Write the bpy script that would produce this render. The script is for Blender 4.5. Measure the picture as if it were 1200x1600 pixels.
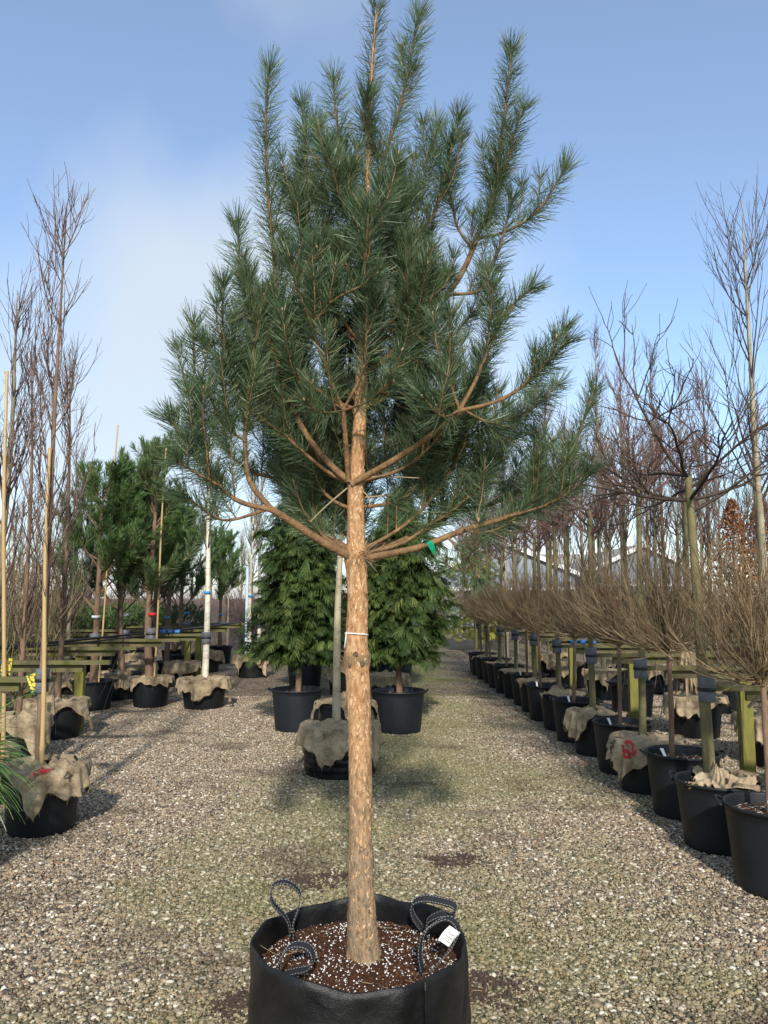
import bpy, math
import numpy as np
from mathutils import Vector

# ------------------------------------------------------------------ scene, camera, sky, sun
scene = bpy.context.scene
for o in list(bpy.data.objects):
    bpy.data.objects.remove(o, do_unlink=True)
COL = scene.collection
R = math.radians
CAM_H = 1.65
PITCH = math.atan(132 / 1200)
YAW = -math.atan(21 / 1200)
SUN_EL = 29.0
SUN_AZ = -1.5         # degrees the sun stands to the left of "straight behind the camera"

cam_d = bpy.data.cameras.new('camera')
cam = bpy.data.objects.new('camera', cam_d)
COL.objects.link(cam)
cam.location = (0, 0, CAM_H)
cam.rotation_euler = (R(90) + PITCH, 0, YAW)
cam_d.sensor_fit = 'VERTICAL'
cam_d.sensor_height = 24.0
cam_d.lens = 12.0 / (800 / 1200)
cam_d.clip_start = 0.05
cam_d.clip_end = 2000
scene.camera = cam

world = bpy.data.worlds.new('World')
scene.world = world
world.use_nodes = True
wn, wl = world.node_tree.nodes, world.node_tree.links
wn.clear()
w_out = wn.new('ShaderNodeOutputWorld')
w_bg = wn.new('ShaderNodeBackground')
w_sky = wn.new('ShaderNodeTexSky')
w_sky.sky_type = 'NISHITA'
w_sky.sun_disc = False
w_sky.sun_elevation = R(SUN_EL)
w_sky.sun_rotation = R(180 + SUN_AZ)
w_sky.air_density = 1.0
w_sky.dust_density = 0.4
w_sky.ozone_density = 3.2
w_bg.inputs['Strength'].default_value = 0.15
# thin veil of high cloud over the whole dome
w_tc = wn.new('ShaderNodeTexCoord')
w_map = wn.new('ShaderNodeMapping')
w_map.inputs['Scale'].default_value = (1.0, 1.0, 0.8)
w_map.inputs['Location'].default_value = (6.4, 3.1, 0.9)
w_no = wn.new('ShaderNodeTexNoise')
w_no.inputs['Scale'].default_value = 1.9
w_no.inputs['Detail'].default_value = 4.0
w_no.inputs['Roughness'].default_value = 0.42
w_no.inputs['Distortion'].default_value = 0.25
w_ra = wn.new('ShaderNodeValToRGB')
w_ra.color_ramp.elements[0].position = 0.40
w_ra.color_ramp.elements[0].color = (0.15, 0.15, 0.15, 1)
w_ra.color_ramp.elements[1].position = 0.64
w_ra.color_ramp.elements[1].color = (0.85, 0.85, 0.85, 1)
w_mix = wn.new('ShaderNodeMixRGB')
w_mix.inputs['Color2'].default_value = (3.15, 3.5, 3.8, 1)
wl.new(w_tc.outputs['Generated'], w_map.inputs['Vector'])
wl.new(w_map.outputs['Vector'], w_no.inputs['Vector'])
wl.new(w_no.outputs['Fac'], w_ra.inputs['Fac'])
wl.new(w_ra.outputs['Color'], w_mix.inputs['Fac'])
wl.new(w_sky.outputs['Color'], w_mix.inputs['Color1'])
wl.new(w_mix.outputs['Color'], w_bg.inputs['Color'])
wl.new(w_bg.outputs['Background'], w_out.inputs['Surface'])

sun_d = bpy.data.lights.new('sun', 'SUN')
sun = bpy.data.objects.new('sun', sun_d)
COL.objects.link(sun)
sun_d.energy = 3.2
sun_d.angle = R(2.4)
sun_d.color = (1.0, 0.94, 0.86)
sv = Vector((-math.sin(R(SUN_AZ)) * math.cos(R(SUN_EL)), -math.cos(R(SUN_AZ)) * math.cos(R(SUN_EL)), math.sin(R(SUN_EL))))
sun.rotation_euler = sv.to_track_quat('Z', 'Y').to_euler()
sun.location = sv * 30

scene.render.engine = 'CYCLES'
scene.view_settings.view_transform = 'Standard'
scene.view_settings.look = 'None'
scene.view_settings.exposure = 0.66
scene.view_settings.gamma = 1.0
scene.view_settings.use_curve_mapping = False
scene.render.resolution_x = 768
scene.render.resolution_y = 1024

# ------------------------------------------------------------------ photo pixel -> place in the world
cp, sp, cy_, sy_ = math.cos(PITCH), math.sin(PITCH), math.cos(YAW), math.sin(YAW)
def rz(v): return np.array([v[0] * cy_ - v[1] * sy_, v[0] * sy_ + v[1] * cy_, v[2]])
FWD, RGT, UPV = rz((0, cp, sp)), rz((1, 0, 0)), rz((0, -sp, cp))
CAMP = np.array([0, 0, CAM_H])
def ray(x, y): return FWD + RGT * ((x - 600) / 1200) + UPV * ((800 - y) / 1200)
def P(x, y, Y):
    d = ray(x, y); return CAMP + d * (Y / d[1])
def G(x, y, z=0.0):
    d = ray(x, y); return CAMP + d * ((z - CAM_H) / d[2])
def X_at(x, Y, y=950): return P(x, y, Y)[0]

# ------------------------------------------------------------------ mesh helpers
def norm(v):
    v = np.asarray(v, float)
    return v / np.maximum(np.linalg.norm(v, axis=-1, keepdims=True), 1e-9)

class MB:
    """collects geometry of one part; build() links it as ONE mesh object"""
    def __init__(self):
        self.v, self.q, self.t, self.r, self.n = [], [], [], [], 0
    def add(self, v, quads=None, tris=None, rnd=None):
        v = np.asarray(v, np.float32).reshape(-1, 3)
        if quads is not None and len(quads): self.q.append(np.asarray(quads, np.int64).reshape(-1, 4) + self.n)
        if tris is not None and len(tris): self.t.append(np.asarray(tris, np.int64).reshape(-1, 3) + self.n)
        if rnd is None: rnd = 0.5
        self.r.append(np.broadcast_to(np.asarray(rnd, np.float32), (len(v),)))
        self.v.append(v); self.n += len(v)
        return self
    def box(self, lo, hi):
        (a, b, c), (d, e, f) = lo, hi
        v = [(a,b,c),(d,b,c),(d,e,c),(a,e,c),(a,b,f),(d,b,f),(d,e,f),(a,e,f)]
        return self.add(v, [(0,3,2,1),(4,5,6,7),(0,1,5,4),(1,2,6,5),(2,3,7,6),(3,0,4,7)])
    def tubes(self, paths, radii, k=4, rnd=None, cap=True):
        """paths (T,n,3), radii (T,n)"""
        paths = np.asarray(paths, float)
        if paths.ndim == 2: paths = paths[None]
        radii = np.asarray(radii, float)
        if radii.ndim == 1: radii = np.broadcast_to(radii, paths.shape[:2])
        T, n, _ = paths.shape
        tan = norm(np.gradient(paths, axis=1))
        mean = norm(paths[:, -1] - paths[:, 0] + 1e-6)
        ref = np.zeros((T, 3)); ref[np.arange(T), np.argmin(np.abs(mean), axis=1)] = 1
        ref = np.broadcast_to(ref[:, None, :], tan.shape)
        a = norm(np.cross(tan, ref)); b = np.cross(tan, a)
        th = np.arange(k) * 2 * np.pi / k
        ring = (a[:, :, None, :] * np.cos(th)[None, None, :, None] + b[:, :, None, :] * np.sin(th)[None, None, :, None])
        v = paths[:, :, None, :] + ring * radii[:, :, None, None]
        idx = np.arange(T * n * k).reshape(T, n, k)
        i0 = idx[:, :-1, :]; i1 = idx[:, 1:, :]
        q = np.stack([i0, np.roll(i0, -1, 2), np.roll(i1, -1, 2), i1], -1).reshape(-1, 4)
        rr = None
        if rnd is not None: rr = np.repeat(np.asarray(rnd, np.float32), n * k)
        self.add(v.reshape(-1, 3), q, None, rr)
        if cap:
            base = self.n - T * n * k
            f = []
            for e in (0, n - 1):
                cc = idx[:, e, :]
                for j in range(1, k - 1):
                    f.append(np.stack([cc[:, 0], cc[:, j], cc[:, j + 1]], -1))
            self.t.append(np.concatenate(f) + base)
        return self
    def lathe(self, prof, k=32, c=(0, 0, 0), wob=None):
        prof = np.asarray(prof, float)
        th = np.arange(k) * 2 * np.pi / k
        m = len(prof)
        rad = np.broadcast_to(prof[:, 0][:, None], (m, k)).copy()
        if wob is not None: rad = rad + wob(th)[None, :] * (rad > 0.01)
        v = np.stack([rad * np.cos(th), rad * np.sin(th), np.broadcast_to(prof[:, 1][:, None], (m, k))], -1) + np.asarray(c)
        idx = np.arange(m * k).reshape(m, k)
        q = np.stack([idx[:-1], np.roll(idx[:-1], -1, 1), np.roll(idx[1:], -1, 1), idx[1:]], -1).reshape(-1, 4)
        return self.add(v.reshape(-1, 3), q)
    def mesh(self, name, mat, smooth=True):
        me = bpy.data.meshes.new(name)
        v = np.concatenate(self.v) if self.v else np.zeros((0, 3), np.float32)
        q = np.concatenate(self.q) if self.q else np.zeros((0, 4), np.int64)
        t = np.concatenate(self.t) if self.t else np.zeros((0, 3), np.int64)
        me.vertices.add(len(v)); me.vertices.foreach_set('co', v.astype(np.float32).ravel())
        loops = np.concatenate([q.ravel(), t.ravel()]).astype(np.int32)
        me.loops.add(len(loops)); me.loops.foreach_set('vertex_index', loops)
        np_ = len(q) + len(t)
        me.polygons.add(np_)
        tot = np.concatenate([np.full(len(q), 4), np.full(len(t), 3)]).astype(np.int32)
        st = np.concatenate([[0], np.cumsum(tot)[:-1]]).astype(np.int32)
        me.polygons.foreach_set('loop_start', st)
        me.polygons.foreach_set('use_smooth', np.full(np_, smooth))
        at = me.attributes.new('rnd', 'FLOAT', 'POINT')
        at.data.foreach_set('value', np.concatenate(self.r).astype(np.float32))
        me.update(calc_edges=True)
        if mat: me.materials.append(mat)
        return me
    def build(self, name, mat, parent=None, smooth=True, loc=(0, 0, 0)):
        return link(name, self.mesh(name, mat, smooth), parent, loc)

def link(name, data, parent=None, loc=(0, 0, 0), rot=(0, 0, 0), scale=(1, 1, 1)):
    o = bpy.data.objects.new(name, data)
    COL.objects.link(o)
    if parent is not None: o.parent = parent
    o.location = loc; o.rotation_euler = rot; o.scale = scale
    return o
def tag(o, label, cat, group=None):
    o['label'] = label; o['category'] = cat
    if group: o['group'] = group
    return o
def thing(name, label, cat, loc=(0, 0, 0), rot=0, group=None, scale=1.0):
    o = link(name, None, None, loc, (0, 0, rot), (scale,) * 3)
    o.empty_display_size = 0.1
    return tag(o, label, cat, group)
def structure(o): o['kind'] = 'structure'; return o
def stuff(o): o['kind'] = 'stuff'; return o
ORD = ['first', 'second', 'third', 'fourth', 'fifth', 'sixth', 'seventh', 'eighth', 'ninth', 'tenth', 'eleventh', 'twelfth',
       'thirteenth', 'fourteenth', 'fifteenth', 'sixteenth', 'seventeenth', 'eighteenth', 'nineteenth', 'twentieth']

def smooth_path(pts, n):
    pts = np.asarray(pts, float)
    if len(pts) == 2:
        t = np.linspace(0, 1, n)[:, None]
        return pts[0] * (1 - t) + pts[1] * t
    p = np.vstack([2 * pts[0] - pts[1], pts, 2 * pts[-1] - pts[-2]])
    seg = len(pts) - 1
    out = []
    for u in np.linspace(0, seg - 1e-6, n):
        i = int(u); f = u - i
        a, b, c, d = p[i], p[i + 1], p[i + 2], p[i + 3]
        out.append(0.5 * ((2 * b) + (-a + c) * f + (2 * a - 5 * b + 4 * c - d) * f * f + (-a + 3 * b - 3 * c + d) * f ** 3))
    out = np.array(out)
    L = np.concatenate([[0], np.cumsum(np.linalg.norm(np.diff(out, axis=0), axis=1))])
    s = np.linspace(0, L[-1], n)
    return np.stack([np.interp(s, L, out[:, i]) for i in range(3)], -1)
def path_len(p): return np.linalg.norm(np.diff(p, axis=0), axis=1).sum()

# ------------------------------------------------------------------ materials
def nodes_of(name):
    m = bpy.data.materials.new(name); m.use_nodes = True
    nt = m.node_tree
    return m, nt.nodes, nt.links, nt.nodes['Principled BSDF']
def ramp(N, stops):
    r = N.new('ShaderNodeValToRGB')
    e = r.color_ramp.elements
    while len(e) < len(stops): e.new(0.5)
    for i, (p, c) in enumerate(stops):
        e[i].position = p; e[i].color = tuple(c) + (1,)
    return r
def simple(name, c1, c2=None, scale=8.0, rough=0.7, bump=0.0, bscale=None, stretch=(1, 1, 1), detail=6, spec=0.3, coords='Object', metal=0.0):
    m, N, L, B = nodes_of(name)
    B.inputs['Roughness'].default_value = rough
    B.inputs['Specular IOR Level'].default_value = spec
    B.inputs['Metallic'].default_value = metal
    c2 = c2 or tuple(x * 0.6 for x in c1)
    tc = N.new('ShaderNodeTexCoord'); mp = N.new('ShaderNodeMapping'); mp.inputs['Scale'].default_value = stretch
    no = N.new('ShaderNodeTexNoise'); no.inputs['Scale'].default_value = scale; no.inputs['Detail'].default_value = detail
    no.inputs['Roughness'].default_value = 0.65
    L.new(tc.outputs[coords], mp.inputs['Vector']); L.new(mp.outputs['Vector'], no.inputs['Vector'])
    rp = ramp(N, [(0.3, c2), (0.68, c1)])
    L.new(no.outputs['Fac'], rp.inputs['Fac']); L.new(rp.outputs['Color'], B.inputs['Base Color'])
    if bump:
        n2 = N.new('ShaderNodeTexNoise'); n2.inputs['Scale'].default_value = bscale or scale * 3; n2.inputs['Detail'].default_value = 5
        L.new(mp.outputs['Vector'], n2.inputs['Vector'])
        bp = N.new('ShaderNodeBump'); bp.inputs['Strength'].default_value = bump; bp.inputs['Distance'].default_value = 0.02
        L.new(n2.outputs['Fac'], bp.inputs['Height']); L.new(bp.outputs['Normal'], B.inputs['Normal'])
    return m
def leafy(name, stops, rough=0.5, spec=0.35, trans=0.0):
    """colour by the per-leaf random attribute"""
    m, N, L, B = nodes_of(name)
    B.inputs['Roughness'].default_value = rough; B.inputs['Specular IOR Level'].default_value = spec
    a = N.new('ShaderNodeAttribute'); a.attribute_name = 'rnd'
    rp = ramp(N, stops)
    L.new(a.outputs['Fac'], rp.inputs['Fac']); L.new(rp.outputs['Color'], B.inputs['Base Color'])
    if trans:
        out = [n for n in N if n.type == 'OUTPUT_MATERIAL'][0]
        tr = N.new('ShaderNodeBsdfTranslucent'); mx = N.new('ShaderNodeMixShader'); mx.inputs[0].default_value = trans
        L.new(rp.outputs['Color'], tr.inputs['Color'])
        L.new(B.outputs[0], mx.inputs[1]); L.new(tr.outputs[0], mx.inputs[2]); L.new(mx.outputs[0], out.inputs['Surface'])
    return m

M = {}
M['needle'] = leafy('pine_needle', [(0, (0.045, 0.08, 0.036)), (0.5, (0.092, 0.145, 0.066)), (0.9, (0.17, 0.23, 0.115)), (1, (0.30, 0.22, 0.09))], 0.42, 0.45, 0.22)
M['needle_dark'] = leafy('dark_pine_needle', [(0, (0.04, 0.085, 0.022)), (0.6, (0.085, 0.155, 0.04)), (1, (0.16, 0.22, 0.07))], 0.45, 0.4, 0.15)
M['needle_far'] = leafy('pale_pine_needle', [(0, (0.05, 0.09, 0.03)), (0.6, (0.10, 0.155, 0.055)), (1, (0.17, 0.22, 0.085))], 0.45, 0.4, 0.15)
M['grass_leaf'] = leafy('long_green_leaf', [(0, (0.05, 0.12, 0.02)), (0.6, (0.12, 0.23, 0.05)), (1, (0.33, 0.40, 0.16))], 0.4, 0.45, 0.2)
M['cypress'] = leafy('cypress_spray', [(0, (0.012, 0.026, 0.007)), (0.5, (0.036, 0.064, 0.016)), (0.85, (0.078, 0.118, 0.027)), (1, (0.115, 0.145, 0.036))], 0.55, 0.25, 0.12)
M['gold_conifer'] = leafy('golden_conifer_spray', [(0, (0.12, 0.15, 0.02)), (0.6, (0.24, 0.25, 0.035)), (1, (0.38, 0.34, 0.07))], 0.5, 0.3, 0.2)
M['copper'] = leafy('dry_copper_leaf', [(0, (0.12, 0.045, 0.02)), (0.6, (0.25, 0.09, 0.035)), (1, (0.38, 0.17, 0.07))], 0.6, 0.2, 0.2)
M['twig_tan'] = leafy('tan_twig', [(0, (0.085, 0.058, 0.034)), (0.55, (0.20, 0.14, 0.078)), (1, (0.38, 0.29, 0.165))], 0.7, 0.2)
M['twig_red'] = leafy('red_brown_twig', [(0, (0.055, 0.034, 0.028)), (0.6, (0.125, 0.08, 0.06)), (1, (0.25, 0.18, 0.125))], 0.6, 0.25)
M['twig_dark'] = leafy('dark_twig', [(0, (0.03, 0.02, 0.014)), (0.6, (0.075, 0.05, 0.032)), (1, (0.16, 0.12, 0.075))], 0.6, 0.25)
M['twig_olive'] = leafy('olive_twig', [(0, (0.07, 0.055, 0.03)), (0.6, (0.17, 0.14, 0.075)), (1, (0.30, 0.25, 0.14))], 0.7, 0.2)
M['twig_purple'] = leafy('purple_brown_twig', [(0, (0.09, 0.05, 0.042)), (0.6, (0.17, 0.10, 0.082)), (1, (0.26, 0.17, 0.13))], 0.7, 0.2)
M['bark_green'] = simple('green_bark', (0.20, 0.175, 0.075), (0.085, 0.075, 0.036), 9, 0.75, 0.3, 40, (1, 1, 0.35))
M['bark_grey'] = simple('grey_bark', (0.30, 0.255, 0.17), (0.12, 0.10, 0.062), 14, 0.8, 0.3, 40, (1, 1, 0.5))
M['bark_brown'] = simple('brown_bark', (0.24, 0.155, 0.095), (0.10, 0.062, 0.04), 12, 0.8, 0.4, 45, (1, 1, 0.4))
M['bark_pine_shoot'] = simple('pine_branch_bark', (0.27, 0.16, 0.07), (0.10, 0.055, 0.026), 40, 0.75, 0.5, 110, (1, 1, 0.5))
M['bamboo'] = simple('bamboo_cane', (0.50, 0.36, 0.17), (0.36, 0.24, 0.10), 5, 0.45, 0.0, None, (1, 1, 0.15))
M['pot'] = simple('black_plastic', (0.012, 0.0135, 0.015), (0.005, 0.006, 0.007), 5, 0.5, 0.05, 90, spec=0.3)
M['pot_blue'] = simple('slate_black_plastic', (0.014, 0.018, 0.023), (0.008, 0.010, 0.013), 4, 0.5, 0.06, 60, spec=0.35)
M['clamp'] = simple('grey_rubber_clamp', (0.15, 0.157, 0.163), (0.08, 0.085, 0.09), 12, 0.6)
M['hose'] = simple('black_hose', (0.018, 0.018, 0.02), (0.01, 0.01, 0.012), 10, 0.4)
M['white'] = simple('white_plastic', (0.80, 0.80, 0.78), (0.66, 0.66, 0.64), 6, 0.45)
M['blue'] = simple('blue_plastic', (0.05, 0.22, 0.55), (0.03, 0.14, 0.40), 8, 0.4)
M['blue_band'] = simple('blue_tape', (0.04, 0.30, 0.60), (0.03, 0.22, 0.5), 8, 0.5)
M['red_band'] = simple('red_tape', (0.55, 0.03, 0.03), (0.4, 0.02, 0.02), 8, 0.5)
M['ribbon'] = leafy('green_ribbon', [(0, (0.0, 0.30, 0.12)), (1, (0.01, 0.42, 0.20))], 0.35, 0.5, 0.35)
M['print_red'] = simple('red_print', (0.42, 0.035, 0.04), (0.28, 0.03, 0.03), 60, 0.9)
M['print_black'] = simple('black_print', (0.035, 0.03, 0.028), (0.10, 0.08, 0.055), 70, 0.9)
M['print_blue'] = simple('blue_print', (0.05, 0.06, 0.09), (0.12, 0.11, 0.10), 50, 0.9)
M['shed_wall'] = simple('grey_sheet_wall', (0.24, 0.27, 0.31), (0.18, 0.21, 0.245), 1.5, 0.6)
M['shed_roof'] = simple('fibre_cement_roof', (0.33, 0.31, 0.28), (0.23, 0.22, 0.20), 2.0, 0.8)
M['trim'] = simple('white_trim', (0.80, 0.80, 0.80), (0.68, 0.68, 0.68), 2, 0.5)
M['galv'] = simple('galvanised_wire', (0.30, 0.28, 0.26), (0.17, 0.15, 0.13), 6, 0.55)
M['pole_blue'] = simple('pale_blue_pole', (0.48, 0.58, 0.68), (0.36, 0.45, 0.55), 6, 0.5)
M['strap'] = simple('black_webbing', (0.022, 0.022, 0.024), (0.012, 0.012, 0.013), 150, 0.75, 0.3, 350)
M['thread'] = simple('pale_thread', (0.42, 0.42, 0.42), (0.3, 0.3, 0.3), 30, 0.8)
M['brown_leaf'] = simple('dry_leaf', (0.30, 0.12, 0.05), (0.16, 0.06, 0.03), 30, 0.7)
M['tower_dark'] = simple('dark_steel', (0.05, 0.055, 0.06), (0.03, 0.03, 0.035), 4, 0.6)
M['perlite'] = simple('perlite', (0.80, 0.79, 0.76), (0.62, 0.60, 0.56), 60, 0.9)
M['straw'] = simple('straw', (0.46, 0.35, 0.20), (0.28, 0.20, 0.11), 30, 0.8)

def timber_mat():
    m, N, L, B = nodes_of('mossy_timber')
    B.inputs['Roughness'].default_value = 0.85
    tc = N.new('ShaderNodeTexCoord'); mp = N.new('ShaderNodeMapping'); mp.inputs['Scale'].default_value = (0.6, 6, 6)
    n1 = N.new('ShaderNodeTexNoise'); n1.inputs['Scale'].default_value = 6; n1.inputs['Detail'].default_value = 8
    n2 = N.new('ShaderNodeTexNoise'); n2.inputs['Scale'].default_value = 3.5; n2.inputs['Detail'].default_value = 5
    L.new(tc.outputs['Object'], mp.inputs['Vector']); L.new(mp.outputs['Vector'], n1.inputs['Vector']); L.new(tc.outputs['Object'], n2.inputs['Vector'])
    r1 = ramp(N, [(0.3, (0.06, 0.05, 0.024)), (0.7, (0.17, 0.14, 0.07))])
    r2 = ramp(N, [(0.42, (0, 0, 0)), (0.66, (1, 1, 1))])
    mx = N.new('ShaderNodeMixRGB'); mx.inputs['Color2'].default_value = (0.10, 0.10, 0.02, 1)
    L.new(n1.outputs['Fac'], r1.inputs['Fac']); L.new(n2.outputs['Fac'], r2.inputs['Fac'])
    L.new(r2.outputs['Color'], mx.inputs['Fac']); L.new(r1.outputs['Color'], mx.inputs['Color1']); L.new(mx.outputs['Color'], B.inputs['Base Color'])
    bp = N.new('ShaderNodeBump'); bp.inputs['Strength'].default_value = 0.35; bp.inputs['Distance'].default_value = 0.01
    L.new(n1.outputs['Fac'], bp.inputs['Height']); L.new(bp.outputs['Normal'], B.inputs['Normal'])
    return m
M['timber'] = timber_mat()

def burlap_mat():
    m, N, L, B = nodes_of('burlap')
    B.inputs['Roughness'].default_value = 0.95; B.inputs['Specular IOR Level'].default_value = 0.1
    tc = N.new('ShaderNodeTexCoord')
    no = N.new('ShaderNodeTexNoise'); no.inputs['Scale'].default_value = 5; no.inputs['Detail'].default_value = 10; no.inputs['Roughness'].default_value = 0.74
    rp = ramp(N, [(0.34, (0.10, 0.078, 0.05)), (0.5, (0.30, 0.23, 0.14)), (0.66, (0.46, 0.37, 0.24))])
    L.new(tc.outputs['Object'], no.inputs['Vector']); L.new(no.outputs['Fac'], rp.inputs['Fac'])
    w1 = N.new('ShaderNodeTexNoise'); w1.inputs['Scale'].default_value = 150; w1.inputs['Detail'].default_value = 4
    L.new(tc.outputs['Object'], w1.inputs['Vector'])
    mx = N.new('ShaderNodeMixRGB'); mx.blend_type = 'OVERLAY'; mx.inputs['Fac'].default_value = 0.7
    L.new(rp.outputs['Color'], mx.inputs['Color1']); L.new(w1.outputs['Fac'], mx.inputs['Color2'])
    L.new(mx.outputs['Color'], B.inputs['Base Color'])
    bp = N.new('ShaderNodeBump'); bp.inputs['Strength'].default_value = 0.4; bp.inputs['Distance'].default_value = 0.006
    L.new(w1.outputs['Fac'], bp.inputs['Height']); L.new(bp.outputs['Normal'], B.inputs['Normal'])
    return m
M['burlap'] = burlap_mat()

def soil_mat(name, a, b, chip, amount):
    m, N, L, B = nodes_of(name)
    B.inputs['Roughness'].default_value = 0.95; B.inputs['Specular IOR Level'].default_value = 0.15
    tc = N.new('ShaderNodeTexCoord')
    no = N.new('ShaderNodeTexNoise'); no.inputs['Scale'].default_value = 45; no.inputs['Detail'].default_value = 8; no.inputs['Roughness'].default_value = 0.75
    rp = ramp(N, [(0.3, b), (0.7, a)])
    vo = N.new('ShaderNodeTexVoronoi'); vo.inputs['Scale'].default_value = 70
    r2 = ramp(N, [(amount, (1, 1, 1)), (amount + 0.03, (0, 0, 0))])
    mx = N.new('ShaderNodeMixRGB'); mx.inputs['Color2'].default_value = chip + (1,)
    sx = N.new('ShaderNodeSeparateColor')
    L.new(tc.outputs['Object'], no.inputs['Vector']); L.new(tc.outputs['Object'], vo.inputs['Vector'])
    L.new(no.outputs['Fac'], rp.inputs['Fac']); L.new(rp.outputs['Color'], mx.inputs['Color1'])
    L.new(vo.outputs['Color'], sx.inputs['Color']); L.new(sx.outputs[0], r2.inputs['Fac']); L.new(r2.outputs['Color'], mx.inputs['Fac'])
    L.new(mx.outputs['Color'], B.inputs['Base Color'])
    bp = N.new('ShaderNodeBump'); bp.inputs['Strength'].default_value = 0.8; bp.inputs['Distance'].default_value = 0.015
    L.new(no.outputs['Fac'], bp.inputs['Height']); L.new(bp.outputs['Normal'], B.inputs['Normal'])
    return m
M['soil'] = soil_mat('peat_soil', (0.115, 0.052, 0.026), (0.035, 0.016, 0.009), (0.14, 0.07, 0.035), 0.05)
M['soil_shade'] = simple('dark_soil_and_shade', (0.085, 0.056, 0.04), (0.04, 0.026, 0.019), 40, 0.95)
M['soil_chip'] = soil_mat('potting_soil', (0.10, 0.05, 0.03), (0.03, 0.017, 0.011), (0.55, 0.5, 0.42), 0.12)

def trunk_mat():
    """young scots pine: flaky orange bark above, grey and algae green low down, scars"""
    m, N, L, B = nodes_of('scots_pine_bark')
    B.inputs['Roughness'].default_value = 0.72; B.inputs['Specular IOR Level'].default_value = 0.25
    tc = N.new('ShaderNodeTexCoord'); mp = N.new('ShaderNodeMapping'); mp.inputs['Scale'].default_value = (1, 1, 0.42)
    L.new(tc.outputs['Object'], mp.inputs['Vector'])
    n1 = N.new('ShaderNodeTexNoise'); n1.inputs['Scale'].default_value = 62; n1.inputs['Detail'].default_value = 10; n1.inputs['Roughness'].default_value = 0.8
    n2 = N.new('ShaderNodeTexNoise'); n2.inputs['Scale'].default_value = 8; n2.inputs['Detail'].default_value = 6
    n3 = N.new('ShaderNodeTexNoise'); n3.inputs['Scale'].default_value = 120; n3.inputs['Detail'].default_value = 4
    vo = N.new('ShaderNodeTexVoronoi'); vo.inputs['Scale'].default_value = 75; vo.feature = 'DISTANCE_TO_EDGE'
    for n in (n1, n3, vo): L.new(mp.outputs['Vector'], n.inputs['Vector'])
    L.new(tc.outputs['Object'], n2.inputs['Vector'])
    up = ramp(N, [(0.33, (0.16, 0.068, 0.03)), (0.43, (0.40, 0.20, 0.085)), (0.54, (0.56, 0.32, 0.15)), (0.66, (0.74, 0.54, 0.34))])
    low = ramp(N, [(0.33, (0.08, 0.056, 0.034)), (0.44, (0.23, 0.165, 0.10)), (0.55, (0.38, 0.27, 0.16)), (0.66, (0.52, 0.34, 0.21))])
    L.new(n1.outputs['Fac'], up.inputs['Fac']); L.new(n1.outputs['Fac'], low.inputs['Fac'])
    sx = N.new('ShaderNodeSeparateXYZ'); L.new(tc.outputs['Object'], sx.inputs[0])
    ad = N.new('ShaderNodeMath'); ad.operation = 'MULTIPLY_ADD'; ad.inputs[1].default_value = 0.9
    L.new(n2.outputs['Fac'], ad.inputs[0]); L.new(sx.outputs['Z'], ad.inputs[2])
    hr = ramp(N, [(0.0, (0, 0, 0)), (1.0, (1, 1, 1))])
    mr = N.new('ShaderNodeMapRange'); mr.inputs['From Min'].default_value = 0.85; mr.inputs['From Max'].default_value = 1.35
    L.new(ad.outputs[0], mr.inputs['Value'])
    mx = N.new('ShaderNodeMixRGB'); L.new(mr.outputs[0], mx.inputs['Fac']); L.new(low.outputs['Color'], mx.inputs['Color1']); L.new(up.outputs['Color'], mx.inputs['Color2'])
    # lichen-grey and reddish patches
    pr = ramp(N, [(0.6, (0, 0, 0)), (0.72, (0.55, 0.55, 0.55))]); L.new(n2.outputs['Fac'], pr.inputs['Fac'])
    mx2 = N.new('ShaderNodeMixRGB'); mx2.inputs['Color2'].default_value = (0.24, 0.20, 0.13, 1)
    L.new(pr.outputs['Color'], mx2.inputs['Fac']); L.new(mx.outputs['Color'], mx2.inputs['Color1'])
    # grey-green rough ring at the old whorl
    d1 = N.new('ShaderNodeMath'); d1.operation = 'ADD'; d1.inputs[1].default_value = -(P(557, 1031, 2.88)[2] - P(571, 1503, 2.88)[2]); L.new(sx.outputs['Z'], d1.inputs[0])
    d2 = N.new('ShaderNodeMath'); d2.operation = 'ABSOLUTE'; L.new(d1.outputs[0], d2.inputs[0])
    d3 = N.new('ShaderNodeMapRange'); d3.inputs['From Min'].default_value = 0.012; d3.inputs['From Max'].default_value = 0.05; d3.inputs['To Min'].default_value = 0.34; d3.inputs['To Max'].default_value = -0.2; L.new(d2.outputs[0], d3.inputs['Value'])
    d4 = N.new('ShaderNodeMath'); d4.operation = 'ADD'; L.new(n1.outputs['Fac'], d4.inputs[0]); L.new(d3.outputs[0], d4.inputs[1])
    d5 = ramp(N, [(0.62, (0, 0, 0)), (0.9, (0.85, 0.85, 0.85))]); L.new(d4.outputs[0], d5.inputs['Fac'])
    mx3 = N.new('ShaderNodeMixRGB'); mx3.inputs['Color2'].default_value = (0.16, 0.125, 0.07, 1)
    L.new(d5.outputs['Color'], mx3.inputs['Fac']); L.new(mx2.outputs['Color'], mx3.inputs['Color1'])
    L.new(mx3.outputs['Color'], B.inputs['Base Color'])
    mu = N.new('ShaderNodeMath'); mu.operation = 'ADD'; L.new(n1.outputs['Fac'], mu.inputs[0])
    mm = N.new('ShaderNodeMath'); mm.operation = 'MULTIPLY'; mm.inputs[1].default_value = 0.5; L.new(n3.outputs['Fac'], mm.inputs[0]); L.new(mm.outputs[0], mu.inputs[1])
    bp = N.new('ShaderNodeBump'); bp.inputs['Strength'].default_value = 1.0; bp.inputs['Distance'].default_value = 0.012
    L.new(mu.outputs[0], bp.inputs['Height']); L.new(bp.outputs['Normal'], B.inputs['Normal'])
    return m
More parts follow.
